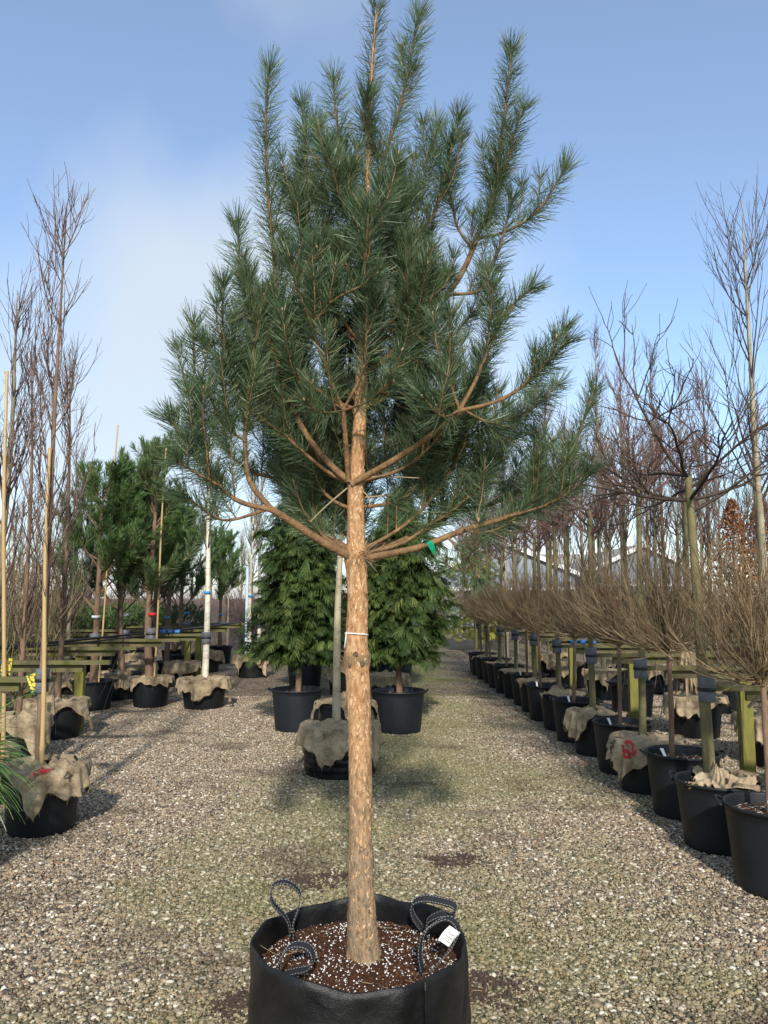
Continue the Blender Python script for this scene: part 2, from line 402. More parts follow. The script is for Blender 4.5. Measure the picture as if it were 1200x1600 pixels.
M['pine_bark'] = trunk_mat()
M['flake'] = leafy('bark_flake', [(0, (0.13, 0.09, 0.055)), (0.35, (0.36, 0.21, 0.105)), (0.65, (0.58, 0.36, 0.18)), (1, (0.70, 0.51, 0.31))], 0.6, 0.3, 0.1)
M['knot'] = simple('branch_scar', (0.27, 0.18, 0.10), (0.09, 0.055, 0.032), 190, 0.85, 0.7, 300)

def birch_mat(name, base, dark, ring):
    m, N, L, B = nodes_of(name)
    B.inputs['Roughness'].default_value = 0.7
    tc = N.new('ShaderNodeTexCoord'); mp = N.new('ShaderNodeMapping'); mp.inputs['Scale'].default_value = (1, 1, 4)
    n1 = N.new('ShaderNodeTexNoise'); n1.inputs['Scale'].default_value = 9; n1.inputs['Detail'].default_value = 6; n1.inputs['Roughness'].default_value = 0.7
    n2 = N.new('ShaderNodeTexNoise'); n2.inputs['Scale'].default_value = 6; n2.inputs['Detail'].default_value = 4
    L.new(tc.outputs['Object'], mp.inputs['Vector']); L.new(mp.outputs['Vector'], n1.inputs['Vector']); L.new(tc.outputs['Object'], n2.inputs['Vector'])
    r1 = ramp(N, [(0.34, dark), (0.46, base)]); r2 = ramp(N, [(0.45, base), (0.75, ring)])
    mx = N.new('ShaderNodeMixRGB'); mx.blend_type = 'MULTIPLY'; mx.inputs['Fac'].default_value = 0.75
    L.new(n1.outputs['Fac'], r1.inputs['Fac']); L.new(n2.outputs['Fac'], r2.inputs['Fac'])
    L.new(r2.outputs['Color'], mx.inputs['Color1']); L.new(r1.outputs['Color'], mx.inputs['Color2'])
    L.new(mx.outputs['Color'], B.inputs['Base Color'])
    return m
M['birch'] = birch_mat('birch_bark', (0.82, 0.79, 0.68), (0.10, 0.085, 0.06), (0.50, 0.44, 0.28))
M['bark_pale'] = birch_mat('pale_lichen_bark', (0.55, 0.50, 0.38), (0.16, 0.13, 0.08), (0.26, 0.24, 0.13))

def bag_mat():
    m, N, L, B = nodes_of('black_woven_fabric')
    B.inputs['Roughness'].default_value = 0.40; B.inputs['Specular IOR Level'].default_value = 0.28
    tc = N.new('ShaderNodeTexCoord')
    n1 = N.new('ShaderNodeTexNoise'); n1.inputs['Scale'].default_value = 5; n1.inputs['Detail'].default_value = 7
    rp = ramp(N, [(0.35, (0.004, 0.004, 0.0045)), (0.6, (0.011, 0.011, 0.0105)), (0.75, (0.032, 0.030, 0.026))])
    L.new(tc.outputs['Object'], n1.inputs['Vector']); L.new(n1.outputs['Fac'], rp.inputs['Fac']); L.new(rp.outputs['Color'], B.inputs['Base Color'])
    n2 = N.new('ShaderNodeTexNoise'); n2.inputs['Scale'].default_value = 14; n2.inputs['Detail'].default_value = 6
    n3 = N.new('ShaderNodeTexNoise'); n3.inputs['Scale'].default_value = 330
    L.new(tc.outputs['Object'], n2.inputs['Vector']); L.new(tc.outputs['Object'], n3.inputs['Vector'])
    mm = N.new('ShaderNodeMath'); mm.operation = 'MULTIPLY_ADD'; mm.inputs[1].default_value = 0.12
    L.new(n3.outputs['Fac'], mm.inputs[0]); L.new(n2.outputs['Fac'], mm.inputs[2])
    bp = N.new('ShaderNodeBump'); bp.inputs['Strength'].default_value = 0.5; bp.inputs['Distance'].default_value = 0.02
    L.new(mm.outputs[0], bp.inputs['Height']); L.new(bp.outputs['Normal'], B.inputs['Normal'])
    return m
M['bag'] = bag_mat()

# patches of moss and damp soil on the yard, shared by the base sheet and the loose pebbles (world position)
def yard_tint(N, L, col_socket, moss_amt, soil_amt):
    ge = N.new('ShaderNodeNewGeometry')
    n1 = N.new('ShaderNodeTexNoise'); n1.inputs['Scale'].default_value = 0.55; n1.inputs['Detail'].default_value = 7; n1.inputs['Roughness'].default_value = 0.66
    mp = N.new('ShaderNodeMapping'); mp.inputs['Location'].default_value = (3.7, 1.2, 0); mp.inputs['Scale'].default_value = (1, 1, 0)
    L.new(ge.outputs['Position'], mp.inputs['Vector']); L.new(mp.outputs['Vector'], n1.inputs['Vector'])
    # moss grows mostly along the middle of the aisle, where nobody walks
    sx = N.new('ShaderNodeSeparateXYZ'); L.new(ge.outputs['Position'], sx.inputs[0])
    a1 = N.new('ShaderNodeMath'); a1.operation = 'ADD'; a1.inputs[1].default_value = -0.35; L.new(sx.outputs['X'], a1.inputs[0])
    ab = N.new('ShaderNodeMath'); ab.operation = 'ABSOLUTE'; L.new(a1.outputs[0], ab.inputs[0])
    mr = N.new('ShaderNodeMapRange'); mr.inputs['From Min'].default_value = 0.3; mr.inputs['From Max'].default_value = 2.2; mr.inputs['To Min'].default_value = 0.15; mr.inputs['To Max'].default_value = -0.14
    L.new(ab.outputs[0], mr.inputs['Value'])
    ad = N.new('ShaderNodeMath'); ad.operation = 'ADD'; L.new(n1.outputs['Fac'], ad.inputs[0]); L.new(mr.outputs[0], ad.inputs[1])
    rm = ramp(N, [(0.44, (0, 0, 0)), (0.66, (moss_amt,) * 3)]); L.new(ad.outputs[0], rm.inputs['Fac'])
    m1 = N.new('ShaderNodeMixRGB'); m1.inputs['Color2'].default_value = (0.155, 0.165, 0.05, 1)
    L.new(rm.outputs['Color'], m1.inputs['Fac']); L.new(col_socket, m1.inputs['Color1'])
    n2 = N.new('ShaderNodeTexNoise'); n2.inputs['Scale'].default_value = 1.3; n2.inputs['Detail'].default_value = 6; n2.inputs['Roughness'].default_value = 0.62
    mp2 = N.new('ShaderNodeMapping'); mp2.inputs['Location'].default_value = (9.1, 4.4, 0); mp2.inputs['Scale'].default_value = (0.8, 1.2, 0)
    L.new(ge.outputs['Position'], mp2.inputs['Vector']); L.new(mp2.outputs['Vector'], n2.inputs['Vector'])
    rs = ramp(N, [(0.54, (0, 0, 0)), (0.68, (soil_amt,) * 3)]); L.new(n2.outputs['Fac'], rs.inputs['Fac'])
    m2 = N.new('ShaderNodeMixRGB'); m2.inputs['Color2'].default_value = (0.075, 0.05, 0.035, 1)
    L.new(rs.outputs['Color'], m2.inputs['Fac']); L.new(m1.outputs['Color'], m2.inputs['Color1'])
    return m2.outputs['Color']
STONES = [(0.0, (0.045, 0.038, 0.032)), (0.16, (0.115, 0.092, 0.070)), (0.32, (0.23, 0.175, 0.115)), (0.48, (0.37, 0.285, 0.18)),
          (0.6, (0.22, 0.185, 0.145)), (0.72, (0.45, 0.36, 0.225)), (0.82, (0.20, 0.11, 0.065)), (0.91, (0.50, 0.43, 0.31)), (1.0, (0.68, 0.63, 0.53))]
def ground_mat():
    m, N, L, B = nodes_of('gravel_yard')
    B.inputs['Roughness'].default_value = 0.9; B.inputs['Specular IOR Level'].default_value = 0.2
    tc = N.new('ShaderNodeTexCoord')
    vo = N.new('ShaderNodeTexVoronoi'); vo.inputs['Scale'].default_value = 46
    ve = N.new('ShaderNodeTexVoronoi'); ve.inputs['Scale'].default_value = 46; ve.feature = 'F1'
    L.new(tc.outputs['Object'], vo.inputs['Vector']); L.new(tc.outputs['Object'], ve.inputs['Vector'])
    sx = N.new('ShaderNodeSeparateColor'); L.new(vo.outputs['Color'], sx.inputs['Color'])
    rp = ramp(N, STONES); L.new(sx.outputs[0], rp.inputs['Fac'])
    gap = ramp(N, [(0.42, (1, 1, 1)), (0.72, (0.35, 0.33, 0.30))]); L.new(ve.outputs['Distance'], gap.inputs['Fac'])
    mu = N.new('ShaderNodeMixRGB'); mu.blend_type = 'MULTIPLY'; mu.inputs['Fac'].default_value = 1.0
    L.new(rp.outputs['Color'], mu.inputs['Color1']); L.new(gap.outputs['Color'], mu.inputs['Color2'])
    col = yard_tint(N, L, mu.outputs['Color'], 0.85, 0.8)
    L.new(col, B.inputs['Base Color'])
    bp = N.new('ShaderNodeBump'); bp.inputs['Strength'].default_value = 1.0; bp.inputs['Distance'].default_value = 0.02; bp.invert = True
    L.new(ve.outputs['Distance'], bp.inputs['Height']); L.new(bp.outputs['Normal'], B.inputs['Normal'])
    return m
def pebble_mat():
    m, N, L, B = nodes_of('pebbles')
    B.inputs['Roughness'].default_value = 0.75; B.inputs['Specular IOR Level'].default_value = 0.3
    a = N.new('ShaderNodeAttribute'); a.attribute_name = 'rnd'
    rp = ramp(N, STONES); L.new(a.outputs['Fac'], rp.inputs['Fac'])
    no = N.new('ShaderNodeTexNoise'); no.inputs['Scale'].default_value = 220; no.inputs['Detail'].default_value = 3
    tc = N.new('ShaderNodeTexCoord'); L.new(tc.outputs['Object'], no.inputs['Vector'])
    mu = N.new('ShaderNodeMixRGB'); mu.blend_type = 'OVERLAY'; mu.inputs['Fac'].default_value = 0.3
    L.new(rp.outputs['Color'], mu.inputs['Color1']); L.new(no.outputs['Fac'], mu.inputs['Color2'])
    L.new(yard_tint(N, L, mu.outputs['Color'], 0.5, 0.7), B.inputs['Base Color'])
    return m
M['ground'] = ground_mat()
M['pebble'] = pebble_mat()
def card_mat():
    m, N, L, B = nodes_of('flower_picture_card')
    B.inputs['Roughness'].default_value = 0.35
    tc = N.new('ShaderNodeTexCoord'); vo = N.new('ShaderNodeTexVoronoi'); vo.inputs['Scale'].default_value = 55
    L.new(tc.outputs['Object'], vo.inputs['Vector'])
    rp = ramp(N, [(0.0, (0.85, 0.62, 0.06)), (0.5, (0.7, 0.45, 0.05)), (0.66, (0.02, 0.09, 0.04))])
    L.new(vo.outputs['Distance'], rp.inputs['Fac']); L.new(rp.outputs['Color'], B.inputs['Base Color'])
    return m
M['card'] = card_mat()
M['card_edge'] = simple('green_card', (0.015, 0.10, 0.045), (0.01, 0.07, 0.03), 5, 0.4)

# ------------------------------------------------------------------ ground
gm = MB()
xs = np.concatenate([[-400, -60], np.linspace(-12, 12, 25), [60, 400]])
ys = np.concatenate([[-60, -8], np.linspace(0, 40, 41), [90, 600]])
gx, gy = np.meshgrid(xs, ys, indexing='ij')
gv = np.stack([gx, gy, np.zeros_like(gx)], -1)
gi = np.arange(len(xs) * len(ys)).reshape(len(xs), len(ys))
gm.add(gv.reshape(-1, 3), np.stack([gi[:-1, :-1], gi[1:, :-1], gi[1:, 1:], gi[:-1, 1:]], -1).reshape(-1, 4))
ground = structure(gm.build('ground', M['ground']))

def ico():
    t = (1 + 5 ** 0.5) / 2
    v = norm(np.array([(-1,t,0),(1,t,0),(-1,-t,0),(1,-t,0),(0,-1,t),(0,1,t),(0,-1,-t),(0,1,-t),(t,0,-1),(t,0,1),(-t,0,-1),(-t,0,1)], float))
    f = np.array([(0,11,5),(0,5,1),(0,1,7),(0,7,10),(0,10,11),(1,5,9),(5,11,4),(11,10,2),(10,7,6),(7,1,8),(3,9,4),(3,4,2),(3,2,6),(3,6,8),(3,8,9),(4,9,5),(2,4,11),(6,2,10),(8,6,7),(9,8,1)])
    return v, f
ICO_V, ICO_F = ico()
def blobs(mb, pos, scale, rng, rnd=None, jitter=0.22):
    """many small lumps: pos (T,3), scale (T,3)"""
    T = len(pos)
    v = np.broadcast_to(ICO_V, (T, 12, 3)) * (1 + rng.uniform(-jitter, jitter, (T, 12, 1)))
    v = v * scale[:, None, :]
    a = rng.uniform(0, 2 * np.pi, T); t1 = rng.normal(0, 0.35, T)
    c, s = np.cos(t1)[:, None], np.sin(t1)[:, None]
    v = np.stack([v[..., 0], v[..., 1] * c - v[..., 2] * s, v[..., 1] * s + v[..., 2] * c], -1)
    c, s = np.cos(a)[:, None], np.sin(a)[:, None]
    v = np.stack([v[..., 0] * c - v[..., 1] * s, v[..., 0] * s + v[..., 1] * c, v[..., 2]], -1) + pos[:, None, :]
    f = (ICO_F[None] + (np.arange(T) * 12)[:, None, None]).reshape(-1, 3)
    r = rng.uniform(0, 1, T) if rnd is None else rnd
    mb.add(v.reshape(-1, 3), None, f, np.repeat(r, 12))

peb = []
for sd in (1, 2):
    rng = np.random.default_rng(100 + sd)
    n = 9600
    s = np.clip(rng.lognormal(math.log(0.0061), 0.42, n), 0.0025, 0.017)
    pos = np.stack([rng.uniform(-.5, .5, n), rng.uniform(-.5, .5, n), rng.uniform(-0.001, 0.007, n)], -1)
    sc = np.stack([s * rng.uniform(0.9, 1.5, n), s * rng.uniform(0.75, 1.05, n), s * rng.uniform(0.45, 0.8, n)], -1)
    mb = MB(); blobs(mb, pos, sc, rng)
    peb.append(mb.mesh('gravel_patch', M['pebble']))
rng = np.random.default_rng(7)
for iy in range(1, 13):
    half = 0.5 * (iy + 0.5) + 1.2
    for ix in range(-6, 7):
        if abs(ix) > min(half, 5.2): continue
        o = link('gravel_patch', peb[rng.integers(2)], ground, (ix, iy + 0.5, 0.002), (0, 0, rng.integers(4) * math.pi / 2))
        stuff(o)

# ------------------------------------------------------------------ branching helpers
def grow(st, d, length, n, rng, up=0.0, wob=0.1, droop=0.0):
    T = len(st)
    length = np.broadcast_to(np.asarray(length, float), (T,))
    p = np.zeros((T, n, 3)); p[:, 0] = st
    d = norm(d)
    step = (length / (n - 1))[:, None]
    for i in range(1, n):
        d = norm(d + np.array([0, 0, 1.0]) * (up - droop * i / n) + rng.normal(0, wob, (T, 3)))
        p[:, i] = p[:, i - 1] + d * step
    return p
def spawn(paths, per, t0, t1, ang0, ang1, rng, upbias=0.0):
    """per children on each path: start, dir, parent, t"""
    T, n, _ = paths.shape
    par = np.repeat(np.arange(T), per)
    t = rng.uniform(t0, t1, T * per)
    f = t * (n - 1); i = np.minimum(f.astype(int), n - 2); w = (f - i)[:, None]
    st = paths[par, i] * (1 - w) + paths[par, i + 1] * w
    tan = norm(paths[par, i + 1] - paths[par, i])
    r = rng.normal(0, 1, tan.shape); r = norm(r - tan * (r * tan).sum(-1, keepdims=True))
    a = rng.uniform(ang0, ang1, T * per)[:, None]
    d = norm(tan * np.cos(a) + r * np.sin(a) + np.array([0, 0, upbias]))
    return st, d, par, t
def taper(T, n, r0, r1):
    r0 = np.broadcast_to(np.asarray(r0, float), (T,)); r1 = np.broadcast_to(np.asarray(r1, float), (T,))
    t = np.linspace(0, 1, n)[None]
    return r0[:, None] * (1 - t) + r1[:, None] * t

def needles(mb, path, t0, per_m, length, rng, width=0.0019, a0=0.55, a1=1.05, r_sh=0.004, tip_boost=60, brown=0.02):
    """bent needles along a shoot, thicker tuft at the tip"""
    L = path_len(path) * (1 - t0)
    length = length * rng.uniform(.84, 1.12); per_m = per_m * rng.uniform(.72, 1.15); tone = rng.normal(0, .11)
    k = int(L * per_m) + tip_boost
    n = len(path)
    t = np.concatenate([rng.uniform(t0, 1, k - tip_boost), 1 - np.abs(rng.normal(0, 0.05, tip_boost)) * min(1, 0.25 / max(L, .05))])
    t = np.clip(t, 0, 0.9999)
    f = t * (n - 1); i = np.minimum(f.astype(int), n - 2); w = (f - i)[:, None]
    base = path[i] * (1 - w) + path[i + 1] * w
    tan = norm(path[i + 1] - path[i])
    r = rng.normal(0, 1, tan.shape); r = norm(r - tan * (r * tan).sum(-1, keepdims=True))
    a = rng.uniform(a0, a1, k) * np.where(t > 1 - 0.06 / max(L, 0.1), 0.62, 1.0)
    a = a[:, None]
    d = norm(tan * np.cos(a) + r * np.sin(a))
    ln = (length * rng.uniform(0.62, 1.18, k) * np.interp(t, [t0, t0 + 0.15 * (1 - t0), 1], [0.85, 1.0, 0.92]))[:, None]
    base = base + r * r_sh
    bend = tan * rng.uniform(0.0, 0.22, k)[:, None] + rng.normal(0, 0.10, (k, 3)) + np.array([0, 0, 0.03])
    mid = base + d * ln * 0.52
    tip = mid + norm(d + bend) * ln * 0.5
    s = norm(np.cross(d, rng.normal(0, 1, (k, 3)))) * (width / 2)
    v = np.stack([base - s * .8, base + s * .8, mid + s, mid - s, tip + s * .5, tip - s * .5], 1)
    o = np.arange(k) * 6
    q = np.concatenate([np.stack([o, o + 1, o + 2, o + 3], -1), np.stack([o + 3, o + 2, o + 4, o + 5], -1)])
    rv = np.clip(rng.normal(0.45 + tone, 0.2, k), 0, 0.93); rv[rng.random(k) < brown] = 1.0
    mb.add(v.reshape(-1, 3), q, None, np.repeat(rv, 6))

# ------------------------------------------------------------------ the big pine in the grow bag
TY = 2.88                                     # distance of the trunk
def pine_main():
    rng = np.random.default_rng(11)
    base = P(571, 1503, TY)
    root = thing('pine_tree', 'tall young Scots pine with bare orange trunk in the black bag, in front of everything', 'tree', tuple(base))
    rel = lambda p: np.asarray(p) - base
    tr_px = [(571, 1512), (568, 1480), (565, 1420), (563, 1330), (563, 1200), (560, 1085), (557, 1000), (559, 940), (557, 880), (556, 820), (556, 760), (561, 680), (566, 560), (570, 440), (573, 320), (576, 220), (580, 130), (585, 60), (590, 8)]
    tr_w = [66, 54, 46, 41, 41, 42, 38, 35, 36, 31, 28, 25, 20, 16, 13, 10, 8, 6, 4]
    tp = np.array([P(x, y, TY) for x, y in tr_px])
    n = 150
    path = smooth_path(tp, n)
    zs = path[:, 2]
    wz = np.interp(zs, tp[:, 2], np.array(tr_w) / 1200 * TY / 2 * 0.87)
    # whorl swellings where old branch rings stood
    for zc, amp, sg in ((P(557, 1031, TY)[2], 0.0075, 0.026), (P(0 + 560, 1345, TY)[2], 0.005, 0.02), (P(557, 872, TY)[2], 0.009, 0.03), (P(556, 752, TY)[2], 0.006, 0.022)):
        wz = wz + amp * np.exp(-((zs - zc) / sg) ** 2)
    mb = MB(); k = 40
    mb.tubes(rel(path)[None], wz[None], k)
    v = mb.v[0].copy()
    ring = np.arange(n).repeat(k); th = np.tile(np.arange(k), n) * 2 * np.pi / k
    ctr = rel(path)[ring]; rad = v - ctr
    rr = 1 + 0.035 * np.sin(2 * th + zs[ring] * 5) + 0.02 * np.sin(5 * th + zs[ring] * 19) + rng.normal(0, 0.012, len(v))
    # knots on the whorl ring
    for zc, cnt, amp in ((P(557, 1031, TY)[2], 7, 0.15), (P(560, 1345, TY)[2], 4, 0.06), (tp[3, 2] + .2, 2, 0.05)):
        for j in range(cnt):
            a = j * 2 * np.pi / cnt + rng.uniform(-.3, .3); zz = zc + rng.uniform(-.02, .02)
            da = (th - a + np.pi) % (2 * np.pi) - np.pi
            q = np.exp(-(da / 0.28) ** 2 - ((zs[ring] - zz) / 0.013) ** 2)
            rr = rr + amp * q - amp * 1.3 * np.exp(-(da / 0.10) ** 2 - ((zs[ring] - zz) / 0.005) ** 2)
    fl = np.clip(1 - (zs[ring] - zs[0]) / 0.10, 0, 1) ** 2
    rr = rr + fl * 0.18 * np.maximum(0, np.sin(3 * th + 1.0))
    mb.v[0] = (ctr + rad * rr[:, None]).astype(np.float32)
    trunk = mb.build('trunk', M['pine_bark'], root)
    nf = 2600
    fz = rng.uniform(path[0, 2] + .02, path[0, 2] + 2.3, nf); fa = rng.uniform(0, 2 * np.pi, nf)
    fc = np.stack([np.interp(fz, path[:, 2], path[:, i]) for i in range(3)], -1); fr = np.interp(fz, path[:, 2], wz)
    sh = 1 + 0.035 * np.sin(2 * fa + fz * 5) + 0.02 * np.sin(5 * fa + fz * 19)
    on = np.stack([np.cos(fa), np.sin(fa), 0 * fa], -1); ot = np.stack([-np.sin(fa), np.cos(fa), 0 * fa], -1); oz = np.array([0, 0, 1.0])
    c0 = fc + on * (fr * sh * 1.005)[:, None]
    w_ = (rng.uniform(.0016, .0045, nf) * np.sqrt(fr / .05))[:, None]; h_ = rng.uniform(.003, .011, nf)[:, None]; lift = rng.uniform(.0006, .0032, nf)[:, None]
    tilt = rng.normal(0, .25, (nf, 1)); ax1 = oz + ot * tilt; j_ = lambda: rng.uniform(.6, 1.25, (nf, 1))
    fv = np.stack([c0 - ot * w_ * j_() - ax1 * h_ * j_() + on * .0004, c0 + ot * w_ * j_() - ax1 * h_ * j_() + on * .0004, c0 + ot * w_ * j_() + ax1 * h_ * j_() + on * lift, c0 - ot * w_ * j_() + ax1 * h_ * j_() + on * lift * .6], 1)
    oo = np.arange(nf) * 4
    fl_ = MB(); fl_.add(rel(fv.reshape(-1, 3)), np.stack([oo, oo + 1, oo + 2, oo + 3], -1), None, np.repeat(np.clip(rng.normal(.5, .22, nf) + .25 * np.clip((fz - path[0, 2] - .5), -.8, .4), 0, 1), 4))
    stuff(fl_.build('bark_flakes', M['flake'], trunk, False))
    # scars
    for (x, y, w, h) in ((572, 931, 5, 9), (556, 1021, 7, 6), (566, 1035, 6, 6), (547, 1037, 5, 7)):
        z = P(x, y, TY)[2]; cc = np.array([np.interp(z, path[:, 2], path[:, i]) for i in range(3)]); r_ = np.interp(z, path[:, 2], wz)
        dx = P(x, y, TY)[0] - cc[0]; dx = np.clip(dx, -r_ * .9, r_ * .9); dy = -math.sqrt(max(r_ ** 2 - dx ** 2, 1e-6))
        kb = MB(); rg = np.random.default_rng(int(x))
        for f_, a_, b_ in ((1.0, .0, .0045), (.62, .001, .0035)):
            u_ = np.linspace(0, 2 * np.pi, 18)
            lp = np.stack([np.cos(u_) * w * f_ * .0012, 0 * u_, np.sin(u_) * h * f_ * .0012], -1) * (1 + .1 * np.sin(3 * u_ + x)[:, None])
            ang = math.atan2(dx, -dy); ca_, sa_ = math.cos(ang), math.sin(ang)
            lp = np.stack([lp[:, 0] * ca_, lp[:, 0] * sa_, lp[:, 2]], -1) + rel(np.array([cc[0] + dx, cc[1] + dy, z])) + np.array([math.sin(ang), -math.cos(ang), 0]) * a_ * 2
            kb.tubes(lp[None], np.full((1, 18), b_ * (.7 if f_ == 1 else 1)), 6)
        kb.build('knot', M['knot'], root)
    def trunk_at(z):
        return np.array([np.interp(z, path[:, 2], path[:, i]) for i in range(3)])
    # ---- primary branches: pixel polylines with distance offsets; each list holds (points, dY0, dY1, r0, r1, needle start)
    prim = []
    prim.append([([(548, 870), (503, 846), (460, 818), (425, 796)], -.02, -.12, .017, .013, 2),
                 ([(425, 796), (390, 752), (383, 690), (387, 617), (397, 543), (412, 462)], -.12, -.10, .010, .004, .45),
                 ([(428, 798), (367, 780), (323, 733), (290, 690), (262, 652)], -.12, -.22, .010, .004, .38),
                 ([(415, 797), (353, 813), (313, 793), (285, 770)], -.12, -.25, .006, .003, .45),
                 ([(330, 742), (308, 660), (303, 580), (302, 505)], -.16, -.14, .006, .003, .2),
                 ([(384, 690), (345, 660), (325, 605)], -.12, -.2, .005, .003, .15),
                 ([(345, 760), (300, 735), (275, 720)], -.18, -.30, .005, .003, .2)])
    prim.append([([(550, 862), (510, 835), (500, 802), (465, 772), (425, 735)], .02, .50, .014, .008, .6),
                 ([(465, 772), (430, 700), (415, 620), (405, 560)], .32, .55, .008, .004, .25),
                 ([(440, 750), (390, 735), (350, 700), (330, 660)], .42, .65, .008, .004, .25)])
    prim.append([([(568, 873), (625, 862), (665, 852), (725, 828), (795, 807), (837, 786), (865, 747), (900, 688), (928, 608)], -.03, .05, .014, .004, .62),
                 ([(795, 807), (850, 790), (900, 762), (920, 735)], .0, -.10, .006, .003, .2),
                 ([(725, 828), (770, 835), (810, 800)], -.02, .15, .005, .003, .3),
                 ([(700, 840), (735, 880), (748, 905)], -.02, -.12, .005, .003, .15)])
    prim.append([([(566, 862), (625, 845), (669, 826), (711, 800), (760, 790), (816, 762), (850, 700)], .03, .5, .014, .005, .5),
                 ([(669, 826), (672, 790), (660, 745), (650, 690)], .15, .3, .008, .004, .4),
                 ([(711, 800), (760, 740), (800, 680), (825, 620)], .25, .45, .008, .004, .25)])
    prim.append([([(550, 756), (610, 722), (670, 683), (718, 642)], -.03, -.22, .013, .010, 2),
                 ([(718, 642), (742, 597), (767, 537), (795, 485), (832, 448)], -.22, -.2, .008, .004, .3),
                 ([(718, 642), (774, 628), (816, 604), (865, 558), (888, 530)], -.22, -.3, .008, .0035, .5),
                 ([(718, 640), (704, 597), (703, 540), (705, 490)], -.22, -.28, .006, .003, .25),
                 ([(718, 642), (690, 650), (660, 620)], -.22, -.35, .005, .003, .2),
                 ([(722, 640), (770, 660), (830, 640), (872, 600)], -.2, .1, .006, .003, .25)])
    prim.append([([(545, 752), (541, 700), (536, 640)], -.03, -.12, .011, .009, 2),
                 ([(536, 640), (510, 577), (487, 510), (463, 443), (452, 402)], -.12, -.26, .008, .004, .42),
                 ([(537, 640), (567, 577), (573, 500), (572, 450)], -.12, -.25, .006, .003, .3),
                 ([(537, 642), (583, 623), (615, 598)], -.12, -.32, .005, .003, .2),
                 ([(536, 642), (500, 644), (475, 625)], -.12, -.34, .004, .003, .15),
                 ([(487, 510), (520, 470), (562, 448), (590, 428)], -.2, -.34, .005, .003, .2)])
    prim.append([([(546, 752), (513, 723), (477, 677), (453, 627), (437, 573), (432, 480), (428, 400), (417, 283), (416, 167), (421, 108)], -.02, .0, .013, .0035, .62),
                 ([(437, 573), (405, 500), (378, 440), (371, 348)], -.08, -.02, .007, .003, .35),
                 ([(453, 627), (470, 600), (455, 560)], -.1, -.2, .005, .003, .15),
                 ([(440, 585), (452, 500), (470, 380), (480, 280), (472, 160)], -.05, .08, .007, .003, .5),
                 ([(434, 490), (400, 520), (372, 500)], -.04, .15, .005, .003, .15),
                 ([(467, 443), (493, 383), (530, 300)], -.08, -.16, .006, .003, .3)])
    prim.append([([(560, 590), (610, 556), (650, 512), (692, 470), (728, 415), (752, 353), (768, 318), (777, 250), (790, 167), (800, 74)], .05, .15, .016, .0035, .52),
                 ([(765, 330), (785, 272), (800, 220), (818, 168)], .12, .05, .006, .003, .2),
                 ([(748, 372), (790, 362), (835, 335), (862, 298), (884, 262)], .12, .02, .007, .003, .3),
                 ([(700, 460), (747, 455), (765, 420), (782, 383), (800, 310)], .1, -.08, .007, .003, .3),
                 ([(738, 390), (715, 355), (705, 310), (700, 270), (702, 225)], .12, .0, .006, .003, .25),
                 ([(640, 522), (680, 545), (730, 500), (760, 470)], .1, .3, .006, .003, .25),
                 ([(600, 560), (640, 560), (668, 572)], .05, -.1, .005, .003, .2)])
    prim.append([([(566, 500), (585, 450), (612, 405), (650, 367), (682, 325), (718, 180)], .0, -.06, .010, .003, .4),
                 ([(650, 367), (655, 300), (672, 240), (682, 195)], -.02, .08, .005, .003, .25),
                 ([(612, 405), (600, 350), (610, 283), (618, 258)], -.05, -.12, .005, .003, .25)])
    prim.append([([(572, 350), (590, 290), (605, 233), (627, 160), (643, 83), (655, 22)], .0, .06, .008, .003, .3),
                 ([(600, 250), (570, 200), (573, 150)], .02, -.12, .005, .003, .15)])
    prim.append([([(570, 400), (548, 330), (535, 240), (524, 170), (521, 122)], .0, .08, .008, .003, .3),
                 ([(545, 320), (520, 270), (512, 230)], .02, -.12, .005, .003, .2),
                 ([(535, 250), (500, 230), (490, 190)], .05, .15, .004, .003, .2)])
    up_m = 900
    allpaths = []
    nshoots = 0
    def add_branch(shoots, extra):
        nonlocal nshoots
        wood, nd, buds = MB(), MB(), MB()
        origin = shoots[0][0][0]
        ends = []
        side = []
        for path_, r0, r1, s in shoots:
            m = len(path_)
            rad = np.linspace(r0, r1, m)
            wood.tubes(rel(path_)[None], rad[None], 8)
            allpaths.append(path_)
            L = path_len(path_)
            if s < 1:
                needles(nd, rel(path_), s * .82, up_m * 1.25, 0.092, rng, r_sh=r1, a0=.72, a1=1.32, width=.0022)
                ends.append(path_[-1])
                cnt = int(round(extra * L * (1 - 0.5 * s) * 8.5))
                for _ in range(cnt):
                    t = rng.uniform(max(0.12, s * 0.6), 0.72)
                    i = int(t * (m - 1)); tan = norm(path_[min(i + 1, m - 1)] - path_[i - 1])
                    r = rng.normal(0, 1, 3); r = norm(r - tan * (r @ tan))
                    out = path_[i] - trunk_at(path_[i][2]); out[2] = 0
                    d = norm(tan * 0.65 + r * rng.uniform(.55, .95) + norm(out) * 0.05 + np.array([0, 0, 0.45]))
                    ln = rng.uniform(0.12, 0.32) * (1.15 - 0.5 * t)
                    side.append((path_[i], d, ln))
        for st, d, ln in side:
            pp = grow(st[None], d[None], ln, 9, rng, up=0.20, wob=0.05)[0]
            wood.tubes(rel(pp)[None], np.linspace(.0032, .0022, 9)[None], 5)
            needles(nd, rel(pp), 0.05, up_m * .85, 0.080, rng, tip_boost=34, a0=.7, a1=1.28, width=.0021)
            ends.append(pp[-1]); nshoots += 1
        o = wood.build('branch', M['bark_pine_shoot'], root)
        nn = nd.build('needles', M['needle'], o); stuff(nn)
        e = np.array(ends)
        if len(e):
            blobs(buds, rel(e) + np.array([0, 0, .006]), np.tile([.0042, .0042, .011], (len(e), 1)), rng)
            stuff(buds.build('buds', M['bud'], o))
        return o
